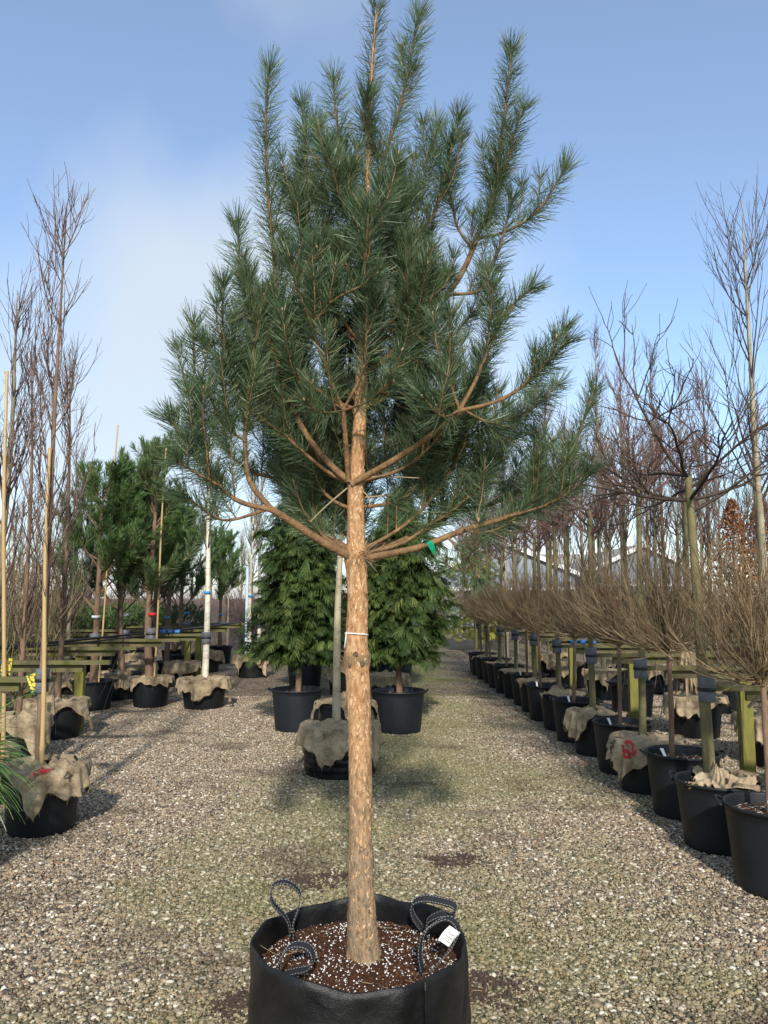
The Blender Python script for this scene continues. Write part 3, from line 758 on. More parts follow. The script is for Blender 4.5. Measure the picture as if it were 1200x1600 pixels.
    M['bud'] = simple('resin_bud', (0.42, 0.27, 0.17), (0.28, 0.16, 0.10), 60, 0.6)
    for br in prim:
        shoots = []
        for px, d0, d1, r0, r1, s in br:
            dd = np.linspace(d0, d1, len(px))
            pts = np.array([P(x, y, TY + q) for (x, y), q in zip(px, dd)])
            # anchor inner ends on the trunk itself
            shoots.append((smooth_path(pts, 26), r0, r1, s))
        hz = np.mean([q_[0][:, 2].max() for q_ in shoots])
        add_branch(shoots, float(np.interp(hz, [2.0, 2.6, 3.1, 3.6], [1.1, 1.0, .62, .36])))
    # ---- limbs towards and away from the viewer that fill the crown's depth
    fill = []
    for zc, cnt, ln in ((P(557, 866, TY)[2], 7, 0.86), (P(556, 800, TY)[2], 4, 0.62), (P(556, 752, TY)[2], 7, 0.72), (P(560, 640, TY)[2], 7, 0.64), (P(566, 540, TY)[2], 6, 0.52), (P(569, 430, TY)[2], 4, 0.40)):
        a0 = rng.uniform(0, 6)
        for j in range(cnt):
            az = a0 + j * 2 * np.pi / cnt + rng.uniform(-.25, .25)
            back = math.sin(az)
            if zc < P(0, 850, TY)[2] : az = rng.uniform(0.05, 3.09)
            if zc < P(0, 600, TY)[2] and math.sin(az) < -0.25: az = -az
            st = trunk_at(zc + rng.uniform(-.02, .02))
            d = np.array([math.cos(az), math.sin(az), rng.uniform(0.05, 0.32) if zc < P(0, 740, TY)[2] else rng.uniform(.15, .5)])
            fill.append((st, d, ln * rng.uniform(.75, 1.1)))
    for st, d, ln in fill:
        main = grow(st[None], d[None], ln, 20, rng, up=0.075, wob=0.05)[0]
        sh = [(main, .008, .0035, .32)]
        for q in range(3):
            i = rng.integers(7, 16)
            tan = norm(main[i + 1] - main[i]); r = rng.normal(0, 1, 3); r = norm(r - tan * (r @ tan))
            dd = norm(tan * .7 + r * .7 + np.array([0, 0, .45]))
            sub = grow(main[i][None], dd[None], ln * rng.uniform(.32, .55), 14, rng, up=.12, wob=.04)[0]
            sh.append((sub, .005, .003, .15))
        add_branch(sh, 0.85)
    # leader
    lead = path[int(n * .86):]
    wood, nd, buds = MB(), MB(), MB()
    wood.tubes(rel(smooth_path(lead[-10:], 10))[None], np.linspace(.0063, .0045, 10)[None], 8)
    needles(nd, rel(smooth_path(path[int(n * .62):], 50)), 0.0, 1000, 0.085, rng, r_sh=.010, a0=.7, a1=1.3, width=.0022)
    lo = wood.build('leader_shoot', M['bark_pine_shoot'], root)
    stuff(nd.build('needles', M['needle'], lo))
    # sparse dead twigs at the lower whorl and the dry stubs
    tw = MB()
    st = np.tile(trunk_at(P(557, 868, TY)[2]), (46, 1)) + rng.normal(0, .012, (46, 3)) + np.array([.018, -.03, 0])
    dd = np.stack([rng.normal(.35, .7, 46), rng.normal(-.5, .4, 46), rng.normal(-.05, .45, 46)], -1)
    pth = grow(st, dd, rng.uniform(.03, .10, 46), 5, rng, wob=.2)
    tw.tubes(rel(pth), taper(46, 5, .0014, .0008), 3, rng.uniform(.3, 1, 46))
    for (a, b, dy) in (((553, 748), (655, 747), -.06), ((560, 762), (578, 790), -.1), ((548, 758), (485, 815), -.08), ((560, 778), (650, 772), .1)):
        pth = smooth_path([P(*a, TY), (P(*a, TY) + P(*b, TY + dy)) / 2 + rng.normal(0, .008, 3), P(*b, TY + dy)], 8)
        tw.tubes(rel(pth)[None], np.linspace(.0034, .002, 8)[None], 5, [0.9])
    tw.build('dead_twigs', M['twig_tan'], root)
    # white cable tie round the trunk, with its hanging tail
    z = P(557, 991, TY)[2]; c = trunk_at(z); r = np.interp(z, path[:, 2], wz) + .003
    th = np.linspace(0, 2 * np.pi, 40)
    ringp = np.stack([c[0] + r * np.cos(th), c[1] + r * np.sin(th), z + .004 * np.sin(th * 1 + 2.9) - 0.0035 * np.cos(th)], -1)
    mb = MB(); mb.tubes(rel(ringp)[None], np.full((1, 40), .0026), 6)
    tail = smooth_path([P(541, 988, TY - .02), P(540, 1000, TY - .05), P(538, 1014, TY - .03)], 8)
    mb.tubes(rel(tail)[None], np.full((1, 8), .0022), 6)
    mb.build('cable_tie', M['white'], root)
    # green ribbon knotted on the lower right branch
    mb = MB()
    cpts = np.array([P(664, 850, TY - .06), P(670, 846, TY - .065), P(676, 857, TY - .07), (P(683, 872, TY - .07))])
    cl = smooth_path(cpts, 14); wd = np.interp(np.arange(14), [0, 3, 7, 13], [.006, .011, .017, .012])
    sd = norm(np.stack([np.cos(np.linspace(.2, 1.6, 14)), np.sin(np.linspace(.2, 1.6, 14)) * .9, np.full(14, .35)], -1))
    v = np.concatenate([rel(cl) - sd * wd[:, None], rel(cl) + sd * wd[:, None]])
    mb.add(v, [(i, i + 1, i + 15, i + 14) for i in range(13)], None, rng.uniform(0, 1, 28))
    kn = np.stack([np.cos(th) * .017, np.zeros(40), np.sin(th) * .017], -1) + rel(P(666, 851, TY - .03))
    kn2 = kn + np.array([0, .02, 0])
    mb.add(np.concatenate([kn, kn2]), [(i, i + 1, i + 41, i + 40) for i in range(39)])
    mb.build('ribbon', M['ribbon'], root)
    return base
pine_base = pine_main()

def grow_bag_main():
    rng = np.random.default_rng(5)
    c = np.array([pine_base[0] - .02, TY - .005, 0.0])
    c[0] = P(560, 1480, TY)[0]
    Rr, H = 0.372, 0.452
    root = thing('planter_bag', 'round black fabric planter bag with four webbing handles at the foot of the tall pine', 'planter bag', tuple(c))
    k = 120
    th = np.arange(k) * 2 * np.pi / k
    cre = lambda a0, w_: np.exp(-(((th - a0 + np.pi) % (2 * np.pi) - np.pi) / w_) ** 2)
    wob = lambda z: 0.007 * np.sin(3 * th + 1.3 + z * 3) + 0.005 * np.sin(7 * th + z * 9) + .003 * np.sin(13 * th - z * 21) - .014 * cre(-1.25 + z * .5, .07) * (z / H) - .012 * cre(-1.9 - z * .6, .06) * (1 - z / H) - .010 * cre(-.6 + z * .8, .05) + .008 * cre(-1.5 + z, .12)
    prof_o = [(0.355, 0.0), (0.37, .03), (0.378, .08), (0.381, .14), (0.382, .19), (0.38, .24), (0.379, .29), (0.377, .33), (0.375, .37), (Rr + .004, .40), (Rr + .002, H - .025), (Rr, H)]
    rows = []
    for r, z in prof_o:
        hz = (0.013 * np.sin(2 * th + .6) + .007 * np.sin(5 * th) + .004 * np.sin(9 * th + 1)) * (z / H) ** 3
        rows.append(np.stack([(r + wob(z)) * np.cos(th), (r + wob(z)) * np.sin(th), z + hz], -1))
    top = rows[-1]
    for dr, dz in ((-.004, .002), (-.008, -.002), (-.010, -.03), (-.014, -.12)):
        rad = norm(top * np.array([1, 1, 0]))
        rows.append(top + rad * dr + np.array([0, 0, dz]))
    v = np.concatenate(rows); m = len(rows)
    idx = np.arange(m * k).reshape(m, k)
    mb = MB(); mb.add(v, np.stack([idx[:-1], np.roll(idx[:-1], -1, 1), np.roll(idx[1:], -1, 1), idx[1:]], -1).reshape(-1, 4))
    mb.build('bag_wall', M['bag'], root)
    # hem stitched under the rim
    mb = MB(); hem = rows[5] + norm(rows[5] * [1, 1, 0]) * .0015
    hem2 = hem + [0, 0, -.004]
    # soil, mounded and lumpy, with perlite
    ns, nr = 72, 22
    a = np.arange(ns) * 2 * np.pi / ns
    rv = []
    for i in range(nr):
        f = i / (nr - 1)
        r = f * (Rr - .012)
        z = .372 + .012 * math.cos(f * 3.1) + .006 * np.sin(4 * a + i) * f + rng.normal(0, .0045, ns)
        rv.append(np.stack([r * np.cos(a), r * np.sin(a), z], -1))
    v = np.concatenate(rv); idx = np.arange(nr * ns).reshape(nr, ns)
    mb = MB(); mb.add(v, np.stack([idx[:-1], np.roll(idx[:-1], -1, 1), np.roll(idx[1:], -1, 1), idx[1:]], -1).reshape(-1, 4))
    soil = mb.build('soil', M['soil'], root)
    mb = MB(); n = 2300
    rr = np.sqrt(rng.uniform(0, 1, n)) * (Rr - .02); aa = rng.uniform(0, 2 * np.pi, n)
    zz = .374 + .012 * np.cos(rr / (Rr - .012) * 3.1) + rng.normal(.001, .003, n)
    s = np.clip(rng.lognormal(math.log(.0019), .38, n), .001, .0045)
    blobs(mb, np.stack([rr * np.cos(aa), rr * np.sin(aa), zz], -1), np.stack([s * 1.2, s, s * .9], -1), rng)
    stuff(mb.build('perlite', M['perlite'], soil))
    mb = MB(); n = 900
    rr = np.sqrt(rng.uniform(0, 1, n)) * (Rr - .02); aa = rng.uniform(0, 2 * np.pi, n)
    zz = .374 + .012 * np.cos(rr / (Rr - .012) * 3.1) + rng.normal(.002, .003, n)
    s = np.clip(rng.lognormal(math.log(.006), .35, n), .002, .014)
    blobs(mb, np.stack([rr * np.cos(aa), rr * np.sin(aa), zz], -1), np.stack([s * 1.2, s, s * .7], -1), rng)
    stuff(mb.build('soil_crumbs', M['soil'], soil))
    mb = MB(); n = 26
    rr = np.sqrt(rng.uniform(.3, 1, n)) * (Rr - .03); aa = rng.uniform(0, 2 * np.pi, n)
    st = np.stack([rr * np.cos(aa), rr * np.sin(aa), np.full(n, .385)], -1)
    pth = grow(st, np.stack([rng.normal(0, 1, n), rng.normal(0, 1, n), rng.uniform(0, .15, n)], -1), rng.uniform(.03, .09, n), 4, rng, wob=.08)
    mb.tubes(pth, np.full((n, 4), .0011), 3, rng.uniform(0, 1, n))
    stuff(mb.build('fallen_needles', M['straw'], soil))
    # four webbing loop handles: photo pixel centre lines (rim foot, over, rim foot)
    loops = [[(455, 1465), (448, 1436), (425, 1408), (426, 1384), (447, 1378), (468, 1394), (466, 1420), (457, 1448), (461, 1466)],
             [(432, 1540), (438, 1500), (455, 1478), (478, 1478), (489, 1492), (484, 1512), (460, 1518), (442, 1524), (436, 1544)],
             [(660, 1452), (645, 1430), (645, 1412), (662, 1404), (690, 1408), (711, 1416), (707, 1432), (690, 1428), (668, 1440), (668, 1460)],
             [(661, 1520), (656, 1492), (660, 1462), (675, 1446), (700, 1435), (716, 1452), (704, 1482), (684, 1506), (668, 1522)]]
    deps = [TY + .18, TY - .22, TY + .16, TY - .16]
    lean = [(.0, 1, .2), (.3, .9, .3), (.3, .8, .5), (.5, .8, .1)]
    for lp, dp, sdv in zip(loops, deps, lean):
        m = len(lp)
        off = np.interp(np.arange(m), [0, m / 2, m - 1], [0, -.02, .0])
        pts = np.array([P(x, y, dp + o) for (x, y), o in zip(lp, off)]) - c
        cl = smooth_path(pts, 44)
        tan = norm(np.gradient(cl, axis=0)); s = np.asarray(sdv, float)
        sd = norm(s - tan * (tan @ s)[:, None]) * .0175
        nn = norm(np.cross(tan, sd)) * .0011
        v = np.concatenate([cl - sd - nn, cl + sd - nn, cl + sd + nn, cl - sd + nn])
        q = []
        for j in range(4):
            a0, b0 = j * 44, ((j + 1) % 4) * 44
            q += [(a0 + i, a0 + i + 1, b0 + i + 1, b0 + i) for i in range(43)]
        mb = MB(); mb.add(v, q)
        h = mb.build('handle', M['strap'], root, smooth=False)
        st = MB()
        for i in range(1, 42, 1):
            for sgn in (-1, 1):
                for w in (-.72, .72):
                    a1 = cl[i] + nn[i] * 1.7 * sgn + sd[i] * w
                    b1 = cl[i] * .4 + cl[i + 1] * .6 + nn[i] * 1.7 * sgn + sd[i] * w
                    st.tubes(np.array([[a1, b1]]), np.full((1, 2), .0008), 3, cap=False)
        stuff(st.build('stitching', M['thread'], h))
    # sewn-on vertical seams
    for ang in (-118, -55, 60, 130):
        a = R(ang)
        pth = np.stack([[ .379 * math.cos(a), .379 * math.sin(a), .02], [.382 * math.cos(a), .382 * math.sin(a), .22], [.375 * math.cos(a), .375 * math.sin(a), H - .01]])
        mb = MB(); mb.tubes(smooth_path(pth, 14)[None], np.full((1, 14), .005), 6)
        mb.build('seam', M['bag'], root)
    # two white sewn labels
    def label_tag(px, dp, nm):
        pts = np.array([P(x, y, dp) for x, y in px]) - c
        cl = smooth_path(pts, 10)
        sd = np.array([.5, -.1, -.30]) * .035
        if nm == 0: sd = np.array([.012, -.004, .002])
        v = np.concatenate([cl - sd, cl + sd, cl - sd + [0, .0015, 0], cl + sd + [0, .0015, 0]])
        q = [(i, i + 1, i + 11, i + 10) for i in range(9)] + [(i + 20, i + 30, i + 31, i + 21) for i in range(9)]
        q += [(i, i + 20, i + 21, i + 1) for i in range(9)] + [(i + 10, i + 11, i + 31, i + 30) for i in range(9)]
        mb = MB(); mb.add(v, q)
        return mb.build('sewn_label', M['white'], root), cl, sd
    o, cl, sd = label_tag([(693, 1474), (701, 1462), (711, 1452)], TY - .20, 1)
    mb = MB()
    for j, w in ((2, .7), (3, .5), (4, .75), (6, .6)):
        a1 = cl[j] + [0, -.0022, 0]
        mb.tubes(np.array([[a1 - sd * w, a1 + sd * w]]), np.full((1, 2), .0009), 3)
    mb.build('print', M['print_black'], o)
    label_tag([(402, 1516), (405, 1528), (398, 1548)], TY - .13, 0)
grow_bag_main()

# ------------------------------------------------------------------ pots, burlap, labels, clamps
POTV = {}
def pot_meshes(key, Rr, H, mat):
    if key in POTV: return POTV[key]
    b = MB()
    b.lathe([(0.001, .004), (Rr * .80, .004), (Rr * .82, 0.0), (Rr * .83, .015), (Rr * .845, .05), (Rr * .965, H - .07), (Rr * .97, H - .045), (Rr * .985, H - .04), (Rr * .99, H - .022),
             (Rr * 1.01, H - .02), (Rr * 1.03, H - .012), (Rr * 1.03, H - .003), (Rr * 1.01, H + .002), (Rr * .965, H), (Rr * .955, H - .01), (Rr * .93, H - .16)], 44)
    hs = []
    for s in (0, 1):
        a = s * math.pi
        u = np.linspace(0, 1, 16)
        tangent = (u - .5) * .15
        out = Rr * 1.0 + np.sin(u * np.pi) ** .6 * .042
        upz = H - .028 + np.sin(u * np.pi) ** .6 * .035
        p = np.stack([out * math.cos(a) - tangent * math.sin(a), out * math.sin(a) + tangent * math.cos(a), upz], -1)
        h = MB(); h.tubes(p[None], np.full((1, 16), .009), 8); hs.append(h.mesh('handle', mat))
    rng = np.random.default_rng(len(POTV) + 40)
    ns, nr = 40, 10; rows = []
    for i in range(nr):
        f = i / (nr - 1); aa = np.arange(ns) * 2 * np.pi / ns
        r = max(.001, f * Rr * .945)
        rows.append(np.stack([r * np.cos(aa), r * np.sin(aa), H - .065 + .012 * (1 - f) + rng.normal(0, .005, ns)], -1))
    idx = np.arange(nr * ns).reshape(nr, ns); sm = MB()
    sm.add(np.concatenate(rows), np.stack([idx[:-1], np.roll(idx[:-1], -1, 1), np.roll(idx[1:], -1, 1), idx[1:]], -1).reshape(-1, 4))
    POTV[key] = (b.mesh('pot_wall', mat), hs, sm.mesh('soil', M['soil_chip']))
    return POTV[key]
def pot(x, y, Rr, H, label, group, mat='pot', rot=0.3, soil=True, handles=True, lean=0.0):
    key = (round(Rr, 3), round(H, 3), mat)
    body, hs, sm = pot_meshes(key, Rr, H, M[mat])
    t = thing('plant_pot', label, 'pot', (x, y, 0.004), rot, group)
    link('pot_wall', body, t)
    if handles:
        for h in hs: link('handle', h, t)
    if soil: link('soil', sm, t)
    return t

def burlap(x, y, Rr, H, side, rot, off, seed, label, group, hole=.05, tr=(0, 0), heap=0.03, prints=(), bunch=0.0, amp=1.0):
    rng = np.random.default_rng(seed)
    n = 76
    g = np.linspace(-1, 1, n)
    wv = [(rng.normal(0, 1, 2) * rng.uniform(6, 30), rng.uniform(0, 6), rng.uniform(.3, 1)) for _ in range(12)]
    fold = [(k_, rng.uniform(0, 6), rng.uniform(.4, 1)) for k_ in (3, 7, 11, 16, 23)]
    edge = [(rng.uniform(2, 9), rng.uniform(0, 6)) for _ in range(4)]
    cr, sr = math.cos(rot), math.sin(rot)
    def mp(u, v):
        u, v = np.asarray(u, float), np.asarray(v, float)
        eu = 1 + .12 * np.sin(v * edge[0][0] * .6 + edge[0][1]) + .04 * np.sin(v * edge[1][0] * 2 + edge[1][1])
        ev = 1 + .12 * np.sin(u * edge[2][0] * .6 + edge[2][1]) + .04 * np.sin(u * edge[3][0] * 2 + edge[3][1])
        pu, pv = u * side[0] / 2 * eu, v * side[1] / 2 * ev
        px = pu * cr - pv * sr + off[0]; py = pu * sr + pv * cr + off[1]
        m = np.hypot(px, py); th = np.arctan2(py, px)
        wq = .02 * np.sin(px * 31 + 7 * py) + .02 * np.sin(py * 27 - 9 * px)
        wr = sum(a * (1 - 2 * np.abs(np.sin((px + wq) * k_[0] + (py - wq) * k_[1] + ph))) for k_, ph, a in wv) / 3.2
        fo = sum(a * np.sin(k_ * th + ph) for k_, ph, a in fold) / 2.2
        R1 = Rr * 1.055
        over = np.maximum(m - R1, 0)
        rim = .020
        ins = np.clip(1 - m / R1, 0, 1)
        dt = np.hypot(px - tr[0], py - tr[1])
        z = H + rim + np.where(m < R1, -.02 * ins + .020 * amp * wr * np.clip(ins * 3.5, .12, 1) + heap * np.exp(-(dt / .13) ** 2) + bunch * (0.5 + .5 * np.sin(9 * th + 5 * m / R1)) * np.exp(-(dt / .11) ** 2), 0)
        bend = .035
        zo = np.where(over < bend, -over ** 2 / (2 * bend), -(over - bend / 2))
        ro = np.where(over < bend, over - over ** 2 / (2 * bend), bend / 2)
        z = z + np.where(m >= R1, zo, 0)
        flare = np.where(m >= R1, ro + .006 + over * (.02 + .15 * (fo + .7)) , 0)
        rad = np.where(m < R1, m, R1) + np.maximum(flare, 0) + np.where(m >= R1, np.minimum(over * .3, .012) * (wr + 1) * .6, 0)
        sgz = np.maximum(z, .025)
        return np.stack([rad * np.cos(th), rad * np.sin(th), sgz + .006 * wr * amp * (m < R1)], -1)
        
    U, V = np.meshgrid(g, g, indexing='ij')
    pts = mp(U, V)
    idx = np.arange(n * n).reshape(n, n)
    q = np.stack([idx[:-1, :-1], idx[1:, :-1], idx[1:, 1:], idx[:-1, 1:]], -1).reshape(-1, 4)
    flat = pts.reshape(-1, 3); cen = flat[q].mean(1)
    keep = (np.hypot(cen[:, 0] - tr[0], cen[:, 1] - tr[1]) > hole) | (cen[:, 2] < H - .02)
    t = thing('burlap_cover', label, 'burlap sack', (x, y, 0.004), 0, group)
    mb = MB(); mb.add(flat, q[keep])
    o = mb.build('cloth', M['burlap'], t)
    sol = o.modifiers.new('thickness', 'SOLIDIFY'); sol.thickness = .0035; sol.offset = 1.0
    for txt, cu, cv, size, ang, mat in prints:
        print_on(t, mp, txt, cu, cv, size, ang, mat, side)
    # frayed threads along the hem
    k = 70
    e = rng.integers(0, 4, k); s = rng.uniform(-1, 1, k)
    uu = np.where(e == 0, -1, np.where(e == 1, 1, s)); vv = np.where(e == 2, -1, np.where(e == 3, 1, s))
    st = mp(uu, vv); inn = mp(uu * .97, vv * .97); d = norm(st - inn + 1e-6) + rng.normal(0, .35, (k, 3)) + np.array([0, 0, -.3])
    pth = grow(st, d, rng.uniform(.008, .035, k), 4, rng, wob=.15)
    pth[..., 2] = np.maximum(pth[..., 2], .012)
    fr = MB(); fr.tubes(pth, np.full((k, 4), .0009), 3)
    stuff(fr.build('frayed_threads', M['straw'], t))
    return t

def text_mesh(txt):
    cu = bpy.data.curves.new('lettering', 'FONT'); cu.body = txt; cu.align_x = 'CENTER'; cu.align_y = 'CENTER'; cu.resolution_u = 3; cu.offset = .035
    to = bpy.data.objects.new('lettering', cu); COL.objects.link(to)
    dg = bpy.context.evaluated_depsgraph_get(); dg.update()
    me = bpy.data.meshes.new_from_object(to.evaluated_get(dg))
    bpy.data.objects.remove(to, do_unlink=True); bpy.data.curves.remove(cu)
    return me
def print_on(parent, mp, txt, cu, cv, size, ang, mat, side):
    import bmesh
    if txt == '@blob':
        me = bpy.data.meshes.new('print')
        bm = bmesh.new()
        for (a, b, c_, d) in ((-.55, -.5, -.05, .05), (.05, -.55, .5, .0), (-.5, .12, .0, .55), (.1, .08, .55, .5), (-.2, -.75, .25, -.6)):
            vs = [bm.verts.new(p + (0,)) for p in ((a, b), (c_, b + .06), (c_ + .05, d), (a - .04, d - .05))]
            bm.faces.new(vs)
        bm.to_mesh(me); bm.free()
    else:
        me = text_mesh(txt)
    bm = bmesh.new(); bm.from_mesh(me); bpy.data.meshes.remove(me)
    bmesh.ops.triangulate(bm, faces=bm.faces)
    for _ in range(3):
        long = [e for e in bm.edges if e.calc_length() * size > .02]
        if not long: break
        bmesh.ops.subdivide_edges(bm, edges=long, cuts=1); bmesh.ops.triangulate(bm, faces=bm.faces)
    co = np.array([v.co[:] for v in bm.verts])
    ca, sa = math.cos(ang), math.sin(ang)
    u = cu + (co[:, 0] * ca - co[:, 1] * sa) * size * 2 / side[0]; v = cv + (co[:, 0] * sa + co[:, 1] * ca) * size * 2 / side[1]
    p0 = mp(u, v); pu = mp(u + .01, v); pv = mp(u, v + .01)
    nrm = norm(np.cross(pu - p0, pv - p0))
    p0 = p0 + nrm * .009
    for vtx, c in zip(bm.verts, p0): vtx.co = c
    m2 = bpy.data.meshes.new('print'); bm.to_mesh(m2); bm.free()
    m2.materials.append(M[mat])
    link('print', m2, parent)

def plant_label(p, label, h=.13, lean=(0.25, -.1), w=.012, group='white stick labels in the pots'):
    mb = MB()
    a = np.array([0, 0, -.02]); b = np.array([lean[0] * h, lean[1] * h, h])
    s = np.array([w, 0, 0]); d = np.array([0, .001, 0])
    tipw = np.array([w * .4, 0, 0])
    v = [a - tipw - d, a + tipw - d, b + s - d, b - s - d, a - tipw + d, a + tipw + d, b + s + d, b - s + d]
    mb.add(v, [(0,1,2,3),(5,4,7,6),(0,4,5,1),(1,5,6,2),(2,6,7,3),(3,7,4,0)])
    o = mb.build('plant_label', M['white'], None, False, tuple(p))
    return tag(o, label, 'plant label', group)

# ------------------------------------------------------------------ bare trees and bushes
def variant_bush(seed, trunk_h, lean=(0, 0)):
    """small standard tree: clean stem and a ball of upswept tan twigs"""
    rng = np.random.default_rng(seed)
    tp = smooth_path([(0, 0, -.05), (lean[0] * .4 + rng.normal(0, .008), lean[1] * .4, trunk_h * .45), (lean[0], lean[1], trunk_h)], 12)
    tr = MB(); tr.tubes(tp[None], np.linspace(.021, .017, 12)[None] * (1 + .06 * rng.normal(size=(1, 12))), 10)
    top = tp[-1]
    cr = MB()
    n1 = 84
    az = rng.uniform(0, 2 * np.pi, n1); el = rng.uniform(-.15, 1.35, n1)
    d = np.stack([np.cos(az) * np.cos(el), np.sin(az) * np.cos(el), np.sin(el)], -1)
    p1 = grow(top + rng.normal(0, .018, (n1, 3)) + [0, 0, -.01], d, rng.uniform(.46, .86, n1), 10, rng, up=.11, wob=.07)
    cr.tubes(p1, taper(n1, 10, rng.uniform(.004, .0075, n1), .0018), 4, rng.uniform(.25, 1, n1))
    st, dd, par, t = spawn(p1, 9, .15, .95, .25, .75, rng, .12)
    p2 = grow(st, dd, rng.uniform(.16, .36, len(st)), 7, rng, up=.10, wob=.09)
    cr.tubes(p2, taper(len(st), 7, .0022, .0011), 3, rng.uniform(.0, .9, len(st)), cap=False)
    st, dd, par, t = spawn(p2, 2, .2, .85, .3, .8, rng, .12)
    p3 = grow(st, dd, rng.uniform(.07, .17, len(st)), 5, rng, up=.10, wob=.10)
    cr.tubes(p3, taper(len(st), 5, .0016, .0009), 3, rng.uniform(.0, .8, len(st)), cap=False)
    # a few wild shoots hanging or straying below
    n4 = 10; az = rng.uniform(0, 6.28, n4)
    p4 = grow(np.tile(top, (n4, 1)), np.stack([np.cos(az), np.sin(az), rng.uniform(-.2, .2, n4)], -1), rng.uniform(.3, .5, n4), 9, rng, up=-.02, wob=.22)
    cr.tubes(p4, taper(n4, 9, .0022, .001), 3, rng.uniform(.7, 1, n4))
    return tr.mesh('trunk', M['bark_brown']), cr.mesh('crown', M['twig_tan'])

def variant_column(seed, H, r0, mat_t, mat_c, trunk_h=.9, spread=1.0, n1=46, dens=5):
    rng = np.random.default_rng(seed)
    tp = smooth_path([(0, 0, -.04), (rng.normal(0, .015), rng.normal(0, .015), H * .3), (rng.normal(0, .025), rng.normal(0, .025), H * .65), (rng.normal(0, .03), rng.normal(0, .03), H)], 26)
    tr = MB(); tr.tubes(tp[None], (r0 * (1 - np.linspace(0, 1, 26)) ** .8 + .003)[None], 9)
    cr = MB()
    st, dd, par, t = spawn(tp[None], n1, trunk_h / H, .93, .45, .85, rng, .1)
    ln = (0.28 + 1.25 * (1 - t)) * rng.uniform(.55, 1.1, n1) * spread * H / 5
    p1 = grow(st, dd, ln, 11, rng, up=.16, wob=.05)
    cr.tubes(p1, taper(n1, 11, r0 * .30 * (1.15 - t * .7), .0022), 5, rng.uniform(.1, .8, n1))
    st, dd, par, t = spawn(p1, dens, .2, .95, .3, .7, rng, .15)
    p2 = grow(st, dd, rng.uniform(.25, .6, len(st)) * spread * H / 5, 8, rng, up=.12, wob=.07)
    cr.tubes(p2, taper(len(st), 8, .0042, .0016), 3, rng.uniform(0, 1, len(st)), cap=False)
    st, dd, par, t = spawn(p2, 2, .2, .9, .3, .8, rng, .12)
    p3 = grow(st, dd, rng.uniform(.10, .28, len(st)) * H / 5, 5, rng, up=.10, wob=.1)
    cr.tubes(p3, taper(len(st), 5, .0024, .0012), 3, rng.uniform(0, 1, len(st)), cap=False)
    return tr.mesh('trunk', M[mat_t]), cr.mesh('crown', M[mat_c])

def variant_umbrella(seed, trunk_h, r0, mat_t, mat_c, reach=.9, lean=(0, 0), n1=9, flat=.25, up=.03, twig=1.0):
    """clean stem with limbs trained outwards like a roof"""
    rng = np.random.default_rng(seed)
    tp = smooth_path([(0, 0, -.05), (lean[0] * .35 + rng.normal(0, .012), lean[1] * .4, trunk_h * .4), (lean[0] * .75, lean[1] * .75, trunk_h * .75), (lean[0], lean[1], trunk_h)], 26)
    tr = MB(); rad = np.linspace(r0, r0 * .62, 26) * (1 + .035 * rng.normal(size=26)); tr.tubes(tp[None], rad[None], 12)
    cr = MB(); top = tp[-1]
    az = np.arange(n1) * 2 * np.pi / n1 + rng.uniform(-.3, .3, n1); el = rng.uniform(.0, .5, n1) + flat
    d = np.stack([np.cos(az) * np.cos(el), np.sin(az) * np.cos(el), np.sin(el)], -1)
    st = tp[-1 - rng.integers(0, 4, n1)]
    p1 = grow(st, d, reach * rng.uniform(.75, 1.15, n1), 13, rng, up=up, wob=.10)
    cr.tubes(p1, taper(n1, 13, r0 * .34, .0035), 6, rng.uniform(.0, .5, n1))
    s2, dd, par, t = spawn(p1, 7, .2, .95, .5, 1.15, rng, .1)
    p2 = grow(s2, dd, reach * rng.uniform(.28, .62, len(s2)), 9, rng, up=up * 1.6, wob=.12)
    cr.tubes(p2, taper(len(s2), 9, .0058, .0026), 4, rng.uniform(0, .8, len(s2)), cap=False)
    s3, dd, par, t = spawn(p2, 5, .2, .98, .4, 1.0, rng, .12)
    p3 = grow(s3, dd, reach * rng.uniform(.12, .34, len(s3)) * twig, 6, rng, up=.05, wob=.14)
    cr.tubes(p3, taper(len(s3), 6, .0030, .0017), 3, rng.uniform(0, 1, len(s3)), cap=False)
    return tr.mesh('trunk', M[mat_t]), cr.mesh('crown', M[mat_c])

def variant_shrub(seed, H, mat_c, n0=14, spread=.35):
    rng = np.random.default_rng(seed); cr = MB(); tr = MB()
    az = rng.uniform(0, 6.28, n0)
    d = np.stack([np.cos(az) * spread, np.sin(az) * spread, np.ones(n0)], -1) + rng.normal(0, .08, (n0, 3))
    p0 = grow(rng.normal(0, .05, (n0, 3)) * [1, 1, 0], d, H * rng.uniform(.6, 1, n0), 12, rng, up=.03, wob=.06)
    tr.tubes(p0, taper(n0, 12, .014, .004), 5, rng.uniform(.2, .9, n0))
    s, dd, par, t = spawn(p0, 9, .25, .97, .3, .9, rng, .1)
    p1 = grow(s, dd, H * rng.uniform(.15, .35, len(s)), 7, rng, up=.06, wob=.12)
    cr.tubes(p1, taper(len(s), 7, .006, .0025), 3, rng.uniform(0, 1, len(s)), cap=False)
    s, dd, par, t = spawn(p1, 4, .2, .95, .3, .9, rng, .1)
    p2 = grow(s, dd, H * rng.uniform(.05, .16, len(s)), 5, rng, up=.05, wob=.15)
    cr.tubes(p2, taper(len(s), 5, .0035, .0018), 3, rng.uniform(0, 1, len(s)), cap=False)
    return tr.mesh('stems', M[mat_c]), cr.mesh('crown', M[mat_c])

def place(name, var, label, cat, loc, rot, group, scale=1.0, tname='trunk', cname='crown'):
    t = thing(name, label, cat, loc, rot, group, scale)
    link(tname, var[0], t)
    c = link(cname, var[1], t)
    return t

